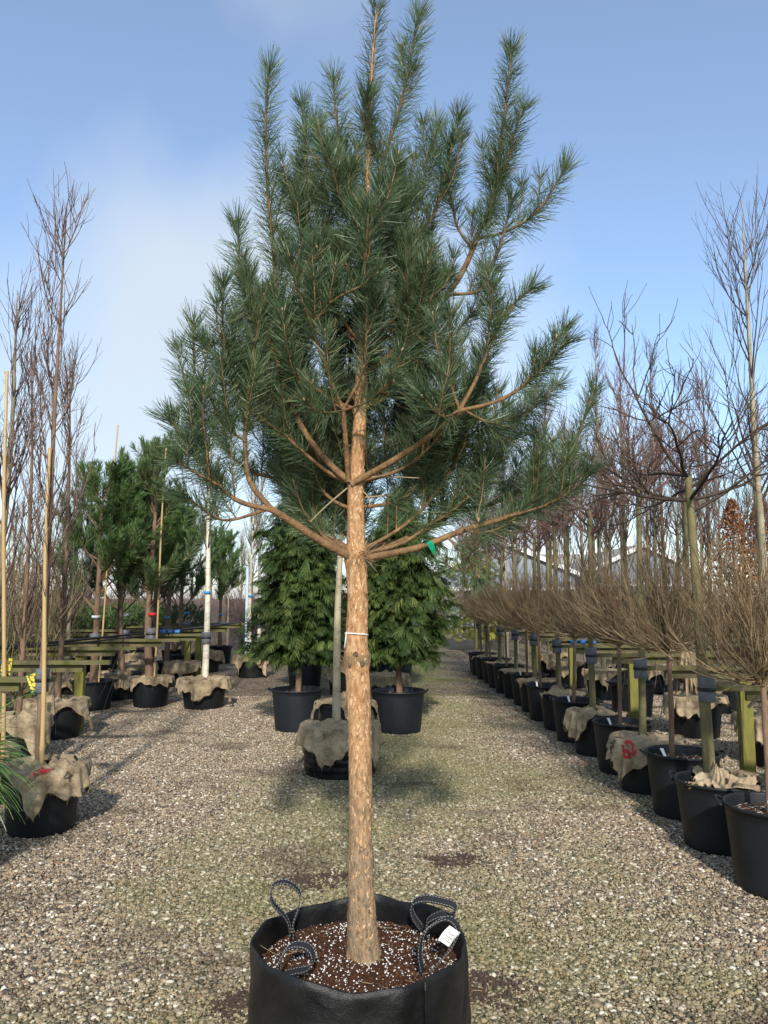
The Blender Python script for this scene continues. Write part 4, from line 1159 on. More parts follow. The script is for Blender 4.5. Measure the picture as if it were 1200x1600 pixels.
def clamp_on(tree, z, r, rot):
    """grey rubber strap clamp holding a stem to the rail, with a dark buckle band"""
    mb = MB()
    u = np.linspace(0, 2 * np.pi, 20)
    for dz, rr in ((.045, r + .016), (-.045, r + .014)):
        pr = [(rr, z + dz - .042), (rr + .006, z + dz - .035), (rr + .006, z + dz + .035), (rr, z + dz + .042), (rr - .012, z + dz + .036), (rr - .012, z + dz - .036), (rr, z + dz - .042)]
        mb.lathe(pr, 16)
    o = mb.build('clamp', M['clamp'], tree)
    o.rotation_euler = (0, 0, rot)
    b = MB(); b.lathe([(r + .024, z - .012), (r + .026, z - .008), (r + .026, z + .008), (r + .024, z + .012), (r + .012, z)], 16)
    b.build('buckle_band', M['hose'], o)
    return o
def band_on(tree, z, r, mat, h=.02):
    mb = MB(); mb.lathe([(r + .001, z - h), (r + .003, z - h), (r + .003, z + h), (r + .001, z + h), (r - .004, z)], 16)
    return mb.build('tape_band', M[mat], tree)

# ------------------------------------------------------------------ right-hand row
RX = 2.40
bushv = [variant_bush(21, .80, (.02, .0)), variant_bush(22, .83, (-.03, .02)), variant_bush(23, .78, (.0, -.02))]
umb = [variant_umbrella(31, 2.12, .041, 'bark_green', 'twig_dark', .95, (-.05, .03), 11, .0, .012),
       variant_umbrella(32, 2.2, .036, 'bark_green', 'twig_purple', .75, (-.05, .02), 11, .25, .06, 1.2),
       variant_umbrella(33, 2.25, .034, 'bark_green', 'twig_purple', .75, (.03, .02), 11, .35, .07, 1.2)]
rows = []
ybase = 4.52
step = .745
rowN = 18
rng = np.random.default_rng(77)
RPOT = [(1204, 1262, 4.52), ]
for i in range(rowN):
    Y = ybase + i * step + (rng.uniform(-.05, .05) if i > 3 else 0)
    x = RX + rng.uniform(-.03, .03) - (.10 if i == 0 else .05 if i == 1 else 0)
    bush = (i % 2 == 0)
    place_lbl = 'nearest the camera' if i == 0 else f'{ORD[i]} from the camera'
    pot(x, Y, .27, .465 if bush else .43, f'black pot {"of bare soil" if bush else "under burlap"}, {place_lbl} in the right row', 'pots along the right side of the aisle', 'pot', 2.6 + rng.uniform(-.6, .6))
    if bush:
        v = bushv[(i // 2) % 3]
        off = [(-.03, .0), (-.08, .02), (-.02, .0)][(i // 2) % 3]
        o = place('bush_standard', v, f'tan ball-headed bush on a thin stem, {ORD[i // 2]} along the right row', 'tree', (x + off[0], Y + off[1], .40), rng.uniform(-.4, .4) + i * 1.3, 'ball-headed bushes along the right row', 1.0 + rng.uniform(-.09, .09))
        o.rotation_euler[0] = rng.uniform(-.05, .05); o.rotation_euler[1] = rng.uniform(-.06, .05)
        if i < 11:
            plant_label((x - .10 - .03 * (i % 3), Y - .17, .405), f'white plant label stuck in the soil of the {ORD[i // 2]} bush pot, right row', .12, (rng.uniform(-.6, .1), .1), .013)
    else:
        v = umb[0 if i == 1 else 1 + (i // 2) % 2]
        ox = -.02
        o = place('roof_trained_tree', v, f'bare tree with clamped green stem, {ORD[i // 2]} along the right row', 'tree', (x + ox, Y + .06, .38), rng.uniform(-.3, .3) + (0 if i == 1 else i * 1.7), 'bare roof-trained trees along the right row')
        if i > 1: o.rotation_euler[0] = rng.uniform(-.02, .02); o.rotation_euler[1] = rng.uniform(-.025, .02)
        clamp_on(o, .64, .037, 0)
        prints = ()
        side, rot, off = (.56, .50), rng.uniform(0, 1.5), (rng.uniform(-.05, .05), rng.uniform(-.05, .05))
        heap, bunch, amp = .04, .02, 1.2
        if i == 1: side, heap, bunch, amp, off = (.50, .42), .05, .06, 2.2, (.04, -.02)
        if i == 3: side, rot, off, prints = (.74, .66), -.35, (-.11, -.10), (('62', -.30, -.56, .15, .25, 'print_red'), ('AL', -.66, -.12, .10, .25, 'print_black'), ('o', -.36, -.04, .12, .25, 'print_red'))
        if i == 5: side, rot, off = (.70, .58), .1, (-.13, -.02)
        if i == 7: side, heap, bunch = (.58, .50), .05, .08
        burlap(x, Y, .27, .43, side, rot, off, 200 + i, f'burlap sack cloth laid over the {ORD[i // 2]} covered pot in the right row' if i != 3 else 'burlap cloth printed with red 62 over a pot in the right row', 'burlap covers along the right row', .045, (ox, .06), heap, prints, bunch, amp)

# dry leaves caught in the twigs
for j, (x, y, Y, s) in enumerate(((938, 925, 7.4, .07), (958, 952, 7.3, .09), (985, 958, 7.2, .07))):
    mb = MB(); rng2 = np.random.default_rng(300 + j)
    g = np.linspace(-1, 1, 7); U, V = np.meshgrid(g, g)
    z = .35 * np.sin(U * 2.2 + j) * V + .2 * np.cos(V * 3)
    w = np.sqrt(np.clip(1 - (U * .98) ** 2, 0, 1)) * (1 + .15 * np.sin(U * 9))
    v = np.stack([U, V * w * .7, z], -1) * s
    idx = np.arange(49).reshape(7, 7)
    mb.add(v.reshape(-1, 3), np.stack([idx[:-1, :-1], idx[1:, :-1], idx[1:, 1:], idx[:-1, 1:]], -1).reshape(-1, 4))
    o = mb.build('dry_leaf', M['brown_leaf'], None, True, tuple(P(x, y, Y))); o.rotation_euler = (1.1 + j, .4, j)
    tag(o, ['upper small brown dry leaf caught in the tan twigs, right row', 'broad brown dry leaf caught low in the tan twigs, leftmost of the low two', 'brown dry leaf caught low in the tan twigs beside another, the right one'][j], 'leaf', 'dry leaves caught in the twigs')

# ------------------------------------------------------------------ timber rails
def rail(side, Y, x_in, x_out, z, posts, label, second=True):
    t = thing('timber_rail', label, 'rail', (x_in, Y, 0), 0, f'timber rails on the {side} side')
    L = x_out - x_in
    a, b = (0, L) if L > 0 else (L, 0)
    mb = MB(); mb.box((a, -.024, z - .035), (b, .024, z + .005)); mb.build('rail_board', M['timber'], t, False)
    if second:
        mb = MB(); mb.box((a + .28 if L > 0 else a, .04, z - .11), (b if L > 0 else b - .28, .075, z - .03)); mb.build('backing_board', M['timber'], t, False)
    for px_ in posts:
        mb = MB(); mb.box((px_ - .055, .08, -.3), (px_ + .055, .18, z + .0)); 
        o = mb.build('post', M['timber_post'], t, False)
        bv_ = o.modifiers.new('worn_edges', 'BEVEL'); bv_.width = .008; bv_.segments = 2
    return t
M['timber_post'] = simple('mossy_post', (0.19, 0.185, 0.032), (0.13, 0.115, 0.035), 7, 0.85, 0.3, 30, (4, 4, .8))
for k in range(8):
    Y = ybase + (2 * k + 1) * step + .06 + .06
    rail('right', Y, RX - .05, RX + 4.6, 1.035, [1.02, 3.2] if k % 2 else [2.9], f'weathered green timber rail behind the {ORD[k]} clamped tree of the right row')
LY = [6.02, 7.55, 9.55, 11.3, 12.85, 14.5, 16.2, 18.0]
LX0 = [-2.42, -2.5, -2.85, -2.75, -2.6, -2.7, -2.7, -2.7]
for k, (Y, x0) in enumerate(zip(LY, LX0)):
    rail('left', Y, x0, -8.0, 1.035, [-.72, -3.2] if k in (2, 5) else ([-.9] if k == 6 else [-3.0]), f'weathered green timber rail, {ORD[k]} from the camera on the left side')

# ------------------------------------------------------------------ centre of the aisle
def cypress_variant(seed, H, rmax, mat, z0=.28, nf=900):
    rng = np.random.default_rng(seed)
    tr = MB(); tp = smooth_path([(0, 0, -.06), (.015, .01, .3), (-.01, .01, .8), (0, 0, H * .8)], 16)
    tr.tubes(tp[None], np.linspace(.042, .008, 16)[None] * (1 + .05 * rng.normal(size=(1, 16))), 10)
    # limbs
    st, dd, par, t = spawn(tp[None], 60, .28, .97, .9, 1.4, rng, .1)
    prof = lambda z: rmax * np.interp(z / H, [0, .08, .2, .45, .75, 1.0], [.6, .85, 1.0, 1.0, .82, .12])
    cr = MB()
    p1 = grow(st, dd, prof(st[:, 2]) * .8, 6, rng, up=.02, wob=.08); tr.tubes(p1, taper(60, 6, .008, .003), 4)
    # sprays
    u = rng.beta(1.15, 1.5, nf); z = z0 + u * (H - z0)
    az = rng.uniform(0, 2 * np.pi, nf)
    lump = 1 + .16 * np.sin(2 * az + z * 3 + seed) + .12 * np.sin(5 * az - z * 7)
    rr = prof(z) * lump * np.where(rng.random(nf) < .6, rng.uniform(.70, 1.12, nf), rng.uniform(.2, .70, nf))
    pos = np.stack([rr * np.cos(az), rr * np.sin(az), z], -1)
    out = np.stack([np.cos(az), np.sin(az), np.zeros(nf)], -1)
    d = norm(out + np.stack([rng.normal(0, .5, nf), rng.normal(0, .5, nf), rng.uniform(-.35, .75, nf)], -1))
    Ls = rng.uniform(.10, .30, nf)
    ax = grow(pos - d * Ls[:, None] * .55, d, Ls, 9, rng, up=0, wob=.04, droop=.34)
    tan = norm(np.gradient(ax, axis=1)); sidev = norm(np.cross(tan, np.array([0, 0, 1.0]) + rng.normal(0, .25, (nf, 1, 3)))); nv = np.cross(sidev, tan)
    base_r = np.clip(rng.normal(.42, .2, nf) + .25 * (rr / (prof(z) * lump) - .7), 0, 1)  # inner sprays coloured darker: shade inside the crown put into the colour
    for i in range(1, 12):
        f = i * 8 / 11.0; i0 = min(int(f), 7); wf = f - i0
        axp = ax[:, i0] * (1 - wf) + ax[:, i0 + 1] * wf; tn = tan[:, i0]; sv_ = sidev[:, i0]; nn_ = nv[:, i0]
        for sg in (-1, 1):
            ln = Ls * .50 * math.sin(min(1, (12.6 - i) / 8.5) * math.pi / 2) * rng.uniform(.6, 1.15, nf)
            if i == 11 and sg == 1: dirv = tn
            else: dirv = norm(tn * .85 + sv_ * sg * .72 + np.array([0, 0, -.25]) + rng.normal(0, .12, (nf, 3)))
            b0 = axp; mid = b0 + dirv * ln[:, None] * .5; tip = b0 + (dirv + np.array([0, 0, -.30])) * ln[:, None]
            wv = norm(np.cross(dirv, nn_)) * (ln * .052 + .0012)[:, None]
            v = np.stack([b0 - wv * .7, b0 + wv * .7, mid + wv, mid - wv, tip], 1)
            o = np.arange(nf) * 5
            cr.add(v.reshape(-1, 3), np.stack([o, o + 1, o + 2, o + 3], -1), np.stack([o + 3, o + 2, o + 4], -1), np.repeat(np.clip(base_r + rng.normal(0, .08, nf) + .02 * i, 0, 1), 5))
    return tr.mesh('trunk', M['bark_brown']), cr.mesh('crown', M[mat])
cyp = [cypress_variant(51, 2.7, .54, 'cypress', .42, 2700), cypress_variant(52, 2.6, .56, 'cypress', .46, 2700)]
CP = [(463, 1147, 0), (624, 1150, 1), (476, 1083, 0), (617, 1083, 1), (484, 1047, 1), (613, 1047, 0), (492, 1026, 0), (610, 1026, 1)]
for j, (x, y, vi) in enumerate(CP):
    g = G(x, y); Y = g[1] + .30
    X = P(x, y, Y)[0]
    sd = 'left' if j % 2 == 0 else 'right'
    pot(X, Y, .315, .50, f'wide black cypress pot, {ORD[j // 2]} from the camera in the centre {sd} line', 'cypress pots in the middle of the aisle', 'pot_blue', [0.05, -.1, .2, .1, 0, .3, .1, 0][j])
    place('cypress_tree', cyp[vi], f'dark green feathery cypress, {ORD[j // 2]} from the camera in the centre {sd} line', 'tree', (X + .01, Y + .02, .43), [0.4, 2.2, 3.0, 5.1, 1.2, 4, 2, 5][j], 'potted cypresses in the middle of the aisle', [1, 1, .97, .98, 1.02, 1, 1, 1][j])
# woven bag with the pale stem
g = G(532, 1222); BY = g[1] + .36
BX = P(532, 1180, BY)[0]
def woven_bag(x, y, Rr, H, label):
    t = thing('planter_bag', label, 'planter bag', (x, y, .004))
    k = 80; th = np.arange(k) * 2 * np.pi / k; rows_ = []
    rng = np.random.default_rng(3)
    zs = np.linspace(0, H, 22)
    for z in zs:
        f = z / H
        r = Rr * (1 - .10 * (1 - f) ** 3 - .05 * f ** 6) + .006 * math.sin(z * 95) + .004 * np.sin(5 * th + z * 8) + .003 * np.sin(11 * th - z * 30)
        rows_.append(np.stack([r * np.cos(th), r * np.sin(th), np.full(k, z)], -1))
    top = rows_[-1]
    rows_.append(top * [.965, .965, 1] + [0, 0, -.004]); rows_.append(top * [.95, .95, 1] + [0, 0, -.10])
    idx = np.arange(len(rows_) * k).reshape(len(rows_), k)
    mb = MB(); mb.add(np.concatenate(rows_), np.stack([idx[:-1], np.roll(idx[:-1], -1, 1), np.roll(idx[1:], -1, 1), idx[1:]], -1).reshape(-1, 4))
    mb.build('bag_wall', M['bag'], t)
    for ang in (-130, -40, 60, 150):
        a = R(ang)
        p = np.stack([np.stack([(Rr * (1 - .10 * (1 - z / H) ** 3) + .009) * math.cos(a), (Rr * (1 - .10 * (1 - z / H) ** 3) + .009) * math.sin(a), z]) for z in np.linspace(.02, H - .03, 10)])
        mb = MB(); mb.tubes(p[None], np.full((1, 10), .006), 6); mb.build('seam', M['strap'], t)
    mb = MB(); mb.lathe([(.001, H - .05), (Rr * .93, H - .06)], 40); mb.build('soil', M['soil_chip'], t)
    return t
woven_bag(BX, BY, .36, .44, 'black woven planter bag half covered in burlap behind the orange pine trunk')
pv = variant_column(61, 3.6, .040, 'bark_pale', 'twig_olive', 2.3, .7, 22)
place('pale_stem_tree', pv, 'thin tree with pale lichen-grey stem rising from the burlap bag behind the pine', 'tree', (P(526, 1110, BY)[0], BY, .39), .7, None)
burlap(BX, BY, .33, .44, (.98, .80), .30, (.02, -.16), 91, 'crumpled burlap sack over the woven bag behind the orange pine trunk', None, .05, (P(526, 1110, BY)[0] - BX, 0), .05, (), .04, 1.6)
# pot with burlap standing right behind it
g2y = BY + 1.35
pot(P(540, 1100, g2y)[0], g2y, .30, .46, 'black pot with red leaf litter and burlap behind the woven planter bag', None, 'pot')
burlap(P(540, 1100, g2y)[0], g2y, .30, .46, (.85, .8), .9, (.05, .05), 92, 'greyish burlap on the pot between the two front cypress pots', None, .03, (0, 0), .10, (), .05, 1.6)
for j, (x, y, Y) in enumerate(((512, 1030, 13.4), (512, 1012, 15.5), (610, 1012, 12.0), (548, 1000, 17.5))):
    X = P(x, y, Y)[0]
    X = [-.45, -.5, .28, -.1][j]
    pot(X, Y, .28, .44, ['black pot under burlap in the shade between the second pair of cypresses', 'black pot under burlap deep between the third pair of cypresses', 'black pot under burlap close to the right cypress stems', 'farthest black pot under burlap between the cypress lines'][j], None, 'pot')
    burlap(X, Y, .28, .44, (.8, .75), j, (.0, -.03), 95 + j, ['burlap on the shaded pot between the second pair of cypresses', 'burlap on the pot deep between the third pair of cypresses', 'burlap on the pot close to the right cypress stems', 'burlap on the farthest pot between the cypress lines'][j], None, .03, (0, 0), .06, (), .04, 1.4)

# ------------------------------------------------------------------ left side
colv = [variant_column(71, 4.35, .024, 'bark_brown', 'twig_red', .95, 1.0, 36, 4), variant_column(72, 3.9, .038, 'bark_grey', 'twig_red', .7, 1.05, 38, 4), variant_column(73, 4.0, .03, 'bark_brown', 'twig_red', .6, 1.0, 36, 4)]
def cane(p, top, r, label):
    t = link('bamboo_cane', None, None, tuple(p)); tag(t, label, 'cane', 'bamboo canes on the left')
    n = 40; u = np.linspace(0, 1, n)
    d = np.asarray(top) - np.asarray(p)
    pth = u[:, None] * d[None] + np.stack([.006 * np.sin(u * 7), .006 * np.cos(u * 5), 0 * u], -1)
    rr = r * (1 - .25 * u) * (1 + .16 * (np.arange(n) % 6 == 3))
    mb = MB(); mb.tubes(pth[None], rr[None], 10)
    bpy.data.objects.remove(t, do_unlink=True)
    o = mb.build('bamboo_cane', M['bamboo'], None, True, tuple(p))
    return tag(o, label, 'cane', 'bamboo canes on the left')
# L1: near pot with red-printed burlap, cane and a tall column tree
L1 = (P(66, 1250, 5.72)[0], 5.72)
pot(L1[0], L1[1], .27, .44, 'black pot under red-printed burlap, nearest on the left beside the long green leaves', None, 'pot', 1.3)
burlap(L1[0], L1[1], .27, .44, (.78, .66), -.62, (.03, -.08), 120, 'burlap with a red printed patch over the nearest left pot', None, .035, (.0, .05), .05, (('@blob', .40, -.30, .10, .6, 'print_red'), ('IX', .66, .06, .06, .8, 'print_black')), .03, 1.5)
t = place('column_tree', colv[0], 'tallest slender bare tree with reddish upright branches, tied to the bamboo cane at left', 'tree', (L1[0] - .065, L1[1] + .06, .38), .5, 'slender bare trees on the left')
clamp_on(t, .66, .026, 0)
cane((P(66, 1160, 5.66)[0], 5.66, .40), P(77, 700, 5.74), .0165, 'thick tan bamboo cane standing in the nearest left pot')
cane((P(6, 1160, 6.1)[0], 6.1, .30), P(10, 580, 6.1), .0165, 'tan bamboo cane at the left picture edge')
L0 = (-3.15, 6.35)
pot(L0[0], L0[1], .27, .43, 'black pot mostly hidden behind the long green leaves at the left edge', None, 'pot')
burlap(L0[0], L0[1], .27, .43, (.8, .7), .4, (0, -.06), 121, 'burlap on the pot behind the long green leaves at the left edge', None, .03, (0, .05), .05, (), .04, 1.4)
t = place('column_tree', colv[1], 'slender bare tree with grey stem at the left picture edge', 'tree', (L0[0] + .05, L0[1] + .12, .38), 2.0, 'slender bare trees on the left')
clamp_on(t, .66, .04, 0)
t = place('column_tree', colv[2], 'slender bare tree right of and behind the tallest left tree', 'tree', (P(100, 1100, 9.6)[0], 9.40, .38), 4.0, 'slender bare trees on the left', 1.08)
t = place('column_tree', colv[1], 'slender bare multi-twigged tree with pale bark just left of the dark pines', 'tree', (-4.6, 11.95, .38), 1.0, 'slender bare trees on the left', .92)
t = place('column_tree', colv[2], 'slender bare tree between the two near canes, farther back', 'tree', (-3.62, 8.15, .38), 5.2, 'slender bare trees on the left', 1.0)
# covered pots, left
LP = [(-3.62, 8.1, (1.0, .9), .2, 'burlap'), (P(100, 1100, 9.6)[0], 9.35, (.95, .9), .75, 'blue'), (P(172, 1060, 12.6)[0], 12.6, (.9, .85), .3, ''), (P(236, 1060, 11.9)[0], 11.9, (.74, .66), .2, ''), (P(319, 1070, 11.75)[0], 11.75, (1.0, .84), .35, 'birch'), (P(394, 1030, 16.2)[0], 16.2, (1.0, .95), .1, 'far'),
      (-4.9, 9.9, (1.0, .9), .6, ''), (-4.2, 14.2, (.95, .9), .6, ''), (-4.6, 11.9, (.95, .9), .2, ''), (-3.5, 14.6, (.9, .85), 1.0, ''), (-3.6, 17.3, (.9, .85), .7, ''), (-5.4, 13.3, (.9, .9), .5, ''), (-4.9, 16.4, (.9, .9), .1, ''), (-6.0, 11.0, (.9, .9), .8, '')]
LL = ['left of the leaning square post, at the picture edge', 'with a blue-printed corner, just left of the square green post', 'right behind the square green post', 'left of the white birch pot', 'of the white birch', 'of the second birch, farther along the left row',
      'second row back, left of the square post', 'third row back behind the birch', 'second row back above the square post', 'behind the white birch stem', 'left of the second birch, far back', 'fourth row back on the left', 'far back under the dark pines', 'far left under the slender trees']
for j, (X, Y, sd, rot, kind) in enumerate(LP):
    r_ = .34 if kind in ('birch', 'far') else (.33 if kind == 'blue' else .29)
    h_ = .42
    pot(X, Y, r_, h_, f'black pot under burlap {LL[j]}', 'covered pots on the left side', 'pot', j)
    pr = ()
    if kind == 'blue': pr = (('@blob', .35, -.45, .13, .2, 'print_blue'),)
    if kind == 'birch': pr = (('OSB', -.52, -.10, .07, .5, 'print_black'), ('@blob', -.1, -.18, .05, .2, 'print_red'))
    if kind == 'far': pr = (('CIC', .0, -.35, .07, -.4, 'print_black'),)
    burlap(X, Y, r_, h_, sd, rot if kind != 'birch' else .62, (.0, -.05) if kind != 'birch' else (.04, -.10), 130 + j, f'burlap sack over the pot {LL[j]}', 'burlap covers on the left side', .05, (0, .05), .05, pr, .03, 1.4)
# birches
bv = [variant_column(81, 4.6, .050, 'birch', 'twig_dark', 1.9, .8, 26), variant_column(82, 4.4, .046, 'birch', 'twig_olive', 2.0, .8, 30)]
for j, (X, Y, lab, vi) in enumerate(((LP[4][0], LP[4][1] + .05, 'white-barked birch with blue tape, nearest of the left birches', 0), (LP[5][0] - .06, LP[5][1] + .05, 'white-barked birch at the second birch pot, left stem of the far pair', 1), (P(405, 1000, 17.4)[0], 17.4, 'white-barked birch, right stem of the far pair near the cypress', 1))):
    t = place('birch_tree', bv[vi], lab, 'tree', (X, Y, .36), j * 2.0, 'birches on the left')
    clamp_on(t, .67, .05, 0); band_on(t, 1.35 if j == 0 else 1.30, .049, 'blue_band')
# picture cards hanging on the nearest trees
for j, (x, y, Y, rt) in enumerate(((53, 1067, 5.95, -.35), (10, 1042, 6.15, .12))):
    mb = MB(); mb.box((-.045, -.0012, -.075), (.045, .0012, .075))
    t = link('picture_card', None, None, tuple(P(x, y, Y)), (0, rt, 0)); tag(t, ['plant card with yellow flowers hanging by the bamboo cane of the nearest left pot', 'plant card with yellow flowers at the left picture edge'][j], 'plant card', 'plant cards with yellow flowers')
    mb.build('card', M['card_edge'], t, False)
    mb = MB(); mb.box((-.038, -.0026, -.062), (.038, -.0014, .068)); mb.build('picture', M['card'], t, False)

# potted long-leaved plant at the left edge
def leaf_plant():
    rng = np.random.default_rng(17)
    c = np.array([-2.47, 4.62, 0])
    t = thing('long_leaved_plant', 'drooping tuft of long narrow green leaves at the left picture edge', 'plant', tuple(c))
    n = 1500
    az = rng.uniform(0, 2 * np.pi, n); el = rng.uniform(-.3, 1.3, n)
    d = np.stack([np.cos(az) * np.cos(el), np.sin(az) * np.cos(el), np.sin(el)], -1)
    st = np.array([0, 0, .62]) + d * rng.uniform(0, .2, (n, 1)) * np.array([1, 1, 1.3])
    p = grow(st, d, rng.uniform(.22, .46, n), 8, rng, wob=.03, droop=.34)
    p[..., 2] = np.maximum(p[..., 2], .02)
    tan = norm(np.gradient(p, axis=1)); sd = norm(np.cross(tan, np.array([0, 0, 1.0]) + rng.normal(0, .3, (n, 1, 3))))
    w = np.interp(np.arange(8), [0, 3, 7], [.0035, .0055, .0006])[None, :, None]
    v = np.concatenate([p - sd * w, p + sd * w], 1)
    o = (np.arange(n) * 16)[:, None]; i = np.arange(7)[None]
    q = np.stack([o + i, o + i + 1, o + i + 9, o + i + 8], -1).reshape(-1, 4)
    rr = np.repeat(np.clip(rng.normal(.45, .22, n), 0, .9), 16).reshape(n, 16); rr[:, 7] = 1; rr[:, 15] = 1
    mb = MB(); mb.add(v.reshape(-1, 3), q, None, rr.ravel()); mb.build('leaves', M['grass_leaf'], t)
    mb = MB(); mb.tubes(smooth_path([(0, 0, .25), (.01, 0, .5), (0, 0, .85)], 8)[None], np.linspace(.03, .012, 8)[None], 8); mb.build('stem', M['bark_brown'], t)
    pot(c[0], c[1], .24, .36, 'black pot hidden under the long green leaves at the left edge', None, 'pot')
leaf_plant()

# dark pines on the left
def pine_variant(seed, H, trunk_h, rad, mat, n1=32, per_m=300):
    rng = np.random.default_rng(seed)
    tr = MB(); tp = smooth_path([(0, 0, -.05), (rng.normal(0, .05), .02, trunk_h), (rng.normal(0, .05), 0, H)], 18)
    tr.tubes(tp[None], np.linspace(.062, .014, 18)[None], 10)
    nd = MB()
    st, dd, par, t = spawn(tp[None], n1, trunk_h / H, .97, .75, 1.25, rng, .1)
    ln = rad * rng.uniform(.7, 1.1, n1) * np.interp(t, [trunk_h / H, .6, 1], [1.0, .95, .35])
    p1 = grow(st, dd, ln, 9, rng, up=.08, wob=.07)
    tr.tubes(p1, taper(n1, 9, .016, .006), 5)
    s2, d2, par, t2 = spawn(p1, 7, .35, 1.0, .3, .9, rng, .25)
    p2 = grow(s2, d2, rad * rng.uniform(.2, .42, len(s2)), 7, rng, up=.10, wob=.06)
    tr.tubes(p2, taper(len(s2), 7, .006, .003), 3, cap=False)
    top = grow(tp[-1][None] - [0, 0, .1], np.array([[0, 0, 1.0]]), .35, 7, rng)
    for p in list(p2) + [top[0]]:
        needles(nd, p, .1, per_m, .12, rng, width=.0065, a0=.35, a1=.95, tip_boost=24)
    for p in p1: needles(nd, p, .45, per_m * .6, .11, rng, width=.0065, tip_boost=18)
    return tr.mesh('trunk', M['bark_brown']), nd.mesh('crown', M[mat])
dp = [pine_variant(91, 3.0, 1.0, 1.0, 'needle_dark'), pine_variant(92, 2.9, 1.05, .95, 'needle_dark'), pine_variant(93, 3.2, 1.0, .85, 'needle_far')]
PP = [(150, 11.6, 0, 1.0, 'broad dark pine with a cane above it, left of the pine group'), (196, 12.8, 1, 1.0, 'dark pine with white tape on its stem, second of the group'), (238, 11.95, 2, 1.08, 'paler pine beside a bamboo cane, right of the pine group'), (232, 14.8, 1, 1.05, 'dark pine with blue tape, behind the caned pine'), (262, 14.9, 0, .95, 'dark pine in the back row, right of the caned pine'), (292, 16.6, 1, 1.0, 'dark pine just left of the white birch stem'), (345, 19.5, 0, .9, 'small far dark pine right of the white birch')]
for j, (x, Y, vi, sc, lab) in enumerate(PP):
    X = P(x, 960, Y)[0]
    t = place('potted_pine', dp[vi], lab, 'tree', (X, Y, .30), j * 1.3, 'dark pines on the left', sc)
    clamp_on(t, .72, .058, 0)
    band_on(t, 1.05 if j < 2 else 1.0, .057, 'white' if j < 2 else ('red_band' if j == 2 else 'blue_band'))
    if j != 2: pot(X, Y, .30, .42, f'pot of the {lab}', 'pots of the left pines', 'pot', j)
cane((P(243, 1000, 11.85)[0], 11.85, .44), P(259, 700, 11.85), .016, 'tan bamboo cane leaning beside the paler pine')
cane((P(158, 960, 11.45)[0], 11.45, .40), P(184, 664, 11.6), .013, 'tan bamboo cane sticking out above the broad dark pine')

# low clipped pine mounds
def mound_variant(seed, mat):
    rng = np.random.default_rng(seed); nd = MB(); tr = MB()
    n = 150
    u = rng.normal(0, 1, (n, 3)); u[:, 2] = np.abs(u[:, 2]) * .9 - .15; u = norm(u)
    st = u * [.62, .62, .34] * rng.uniform(.6, .95, (n, 1)) + [0, 0, .50]
    p = grow(st, norm(u + [0, 0, .5]), rng.uniform(.12, .22, n), 6, rng, up=.1, wob=.06)
    for q in p: needles(nd, q, .0, 260, .065, rng, width=.007, tip_boost=20)
    az = rng.uniform(0, 6.28, 7)
    p0 = grow(np.zeros((7, 3)), np.stack([np.cos(az) * .6, np.sin(az) * .6, np.ones(7)], -1), .6, 8, rng, up=.0, wob=.1)
    tr.tubes(p0, taper(7, 8, .03, .01), 6)
    return tr.mesh('stems', M['bark_brown']), nd.mesh('crown', M[mat])
mv = [mound_variant(101, 'needle_far'), mound_variant(102, 'needle_far')]
for j, (x, Y) in enumerate(((112, 15.5), (150, 16.2), (185, 17.2), (225, 18.5), (275, 18.0), (60, 15.0))):
    place('mound_pine', mv[j % 2], f'low rounded green pine mound, {["second", "third", "fourth", "fifth", "sixth and rightmost", "first and leftmost"][j]} from the left behind the rails', 'shrub', (P(x, 960, Y)[0], Y, .42), j * 1.1, 'low green mounds behind the rails', 1.15, 'stems', 'crown')
    pot(P(x, 960, Y)[0], Y, .3, .42, f'black pot of the green mound {["second", "third", "fourth", "fifth", "sixth"][j] if j < 5 else "first"} from the left', 'pots of the green mounds', 'pot', j)

# ------------------------------------------------------------------ hoses, drip lines, valves
def hose(name, pts, r, label, cat='hose', mat='hose', n=60, group='black irrigation hoses'):
    p = smooth_path(np.array(pts), n); c = p[0].copy()
    mb = MB(); mb.tubes((p - c)[None], np.full((1, n), r), 8)
    o = mb.build(name, M[mat], None, True, tuple(c)); return tag(o, label, cat, group)
hose('hose', [(-7.5, 6.4, 1.062), (-5.5, 7.57, 1.058), (-4.3, 9.53, 1.058), (-3.9, 11.32, 1.058), (-3.6, 12.9, 1.058), (-3.3, 14.5, 1.058), (-3.2, 16.2, 1.058), (-3.0, 18.0, 1.058)], .018, 'thick black hose lying across the left timber rails')
hose('hose', [(-7.2, 6.2, 1.058), (-5.2, 7.6, 1.056), (-3.9, 9.57, 1.056), (-3.55, 11.3, 1.056), (-3.3, 12.85, 1.056)], .012, 'thin black hose beside the thick one on the left rails')
hose('hose', [(6.5, 5.4, 1.060), (5.0, 6.9, 1.058), (4.4, 8.35, 1.058), (4.0, 9.85, 1.058), (3.7, 11.4, 1.058), (3.4, 12.9, 1.058), (3.2, 14.4, 1.058)], .017, 'thick black hose lying across the right timber rails')
hose('hose', [(5.9, 5.45, 1.056), (4.6, 6.85, 1.056), (4.1, 8.3, 1.056), (3.5, 9.85, 1.056)], .011, 'thin black hose beside the thick one on the right rails')
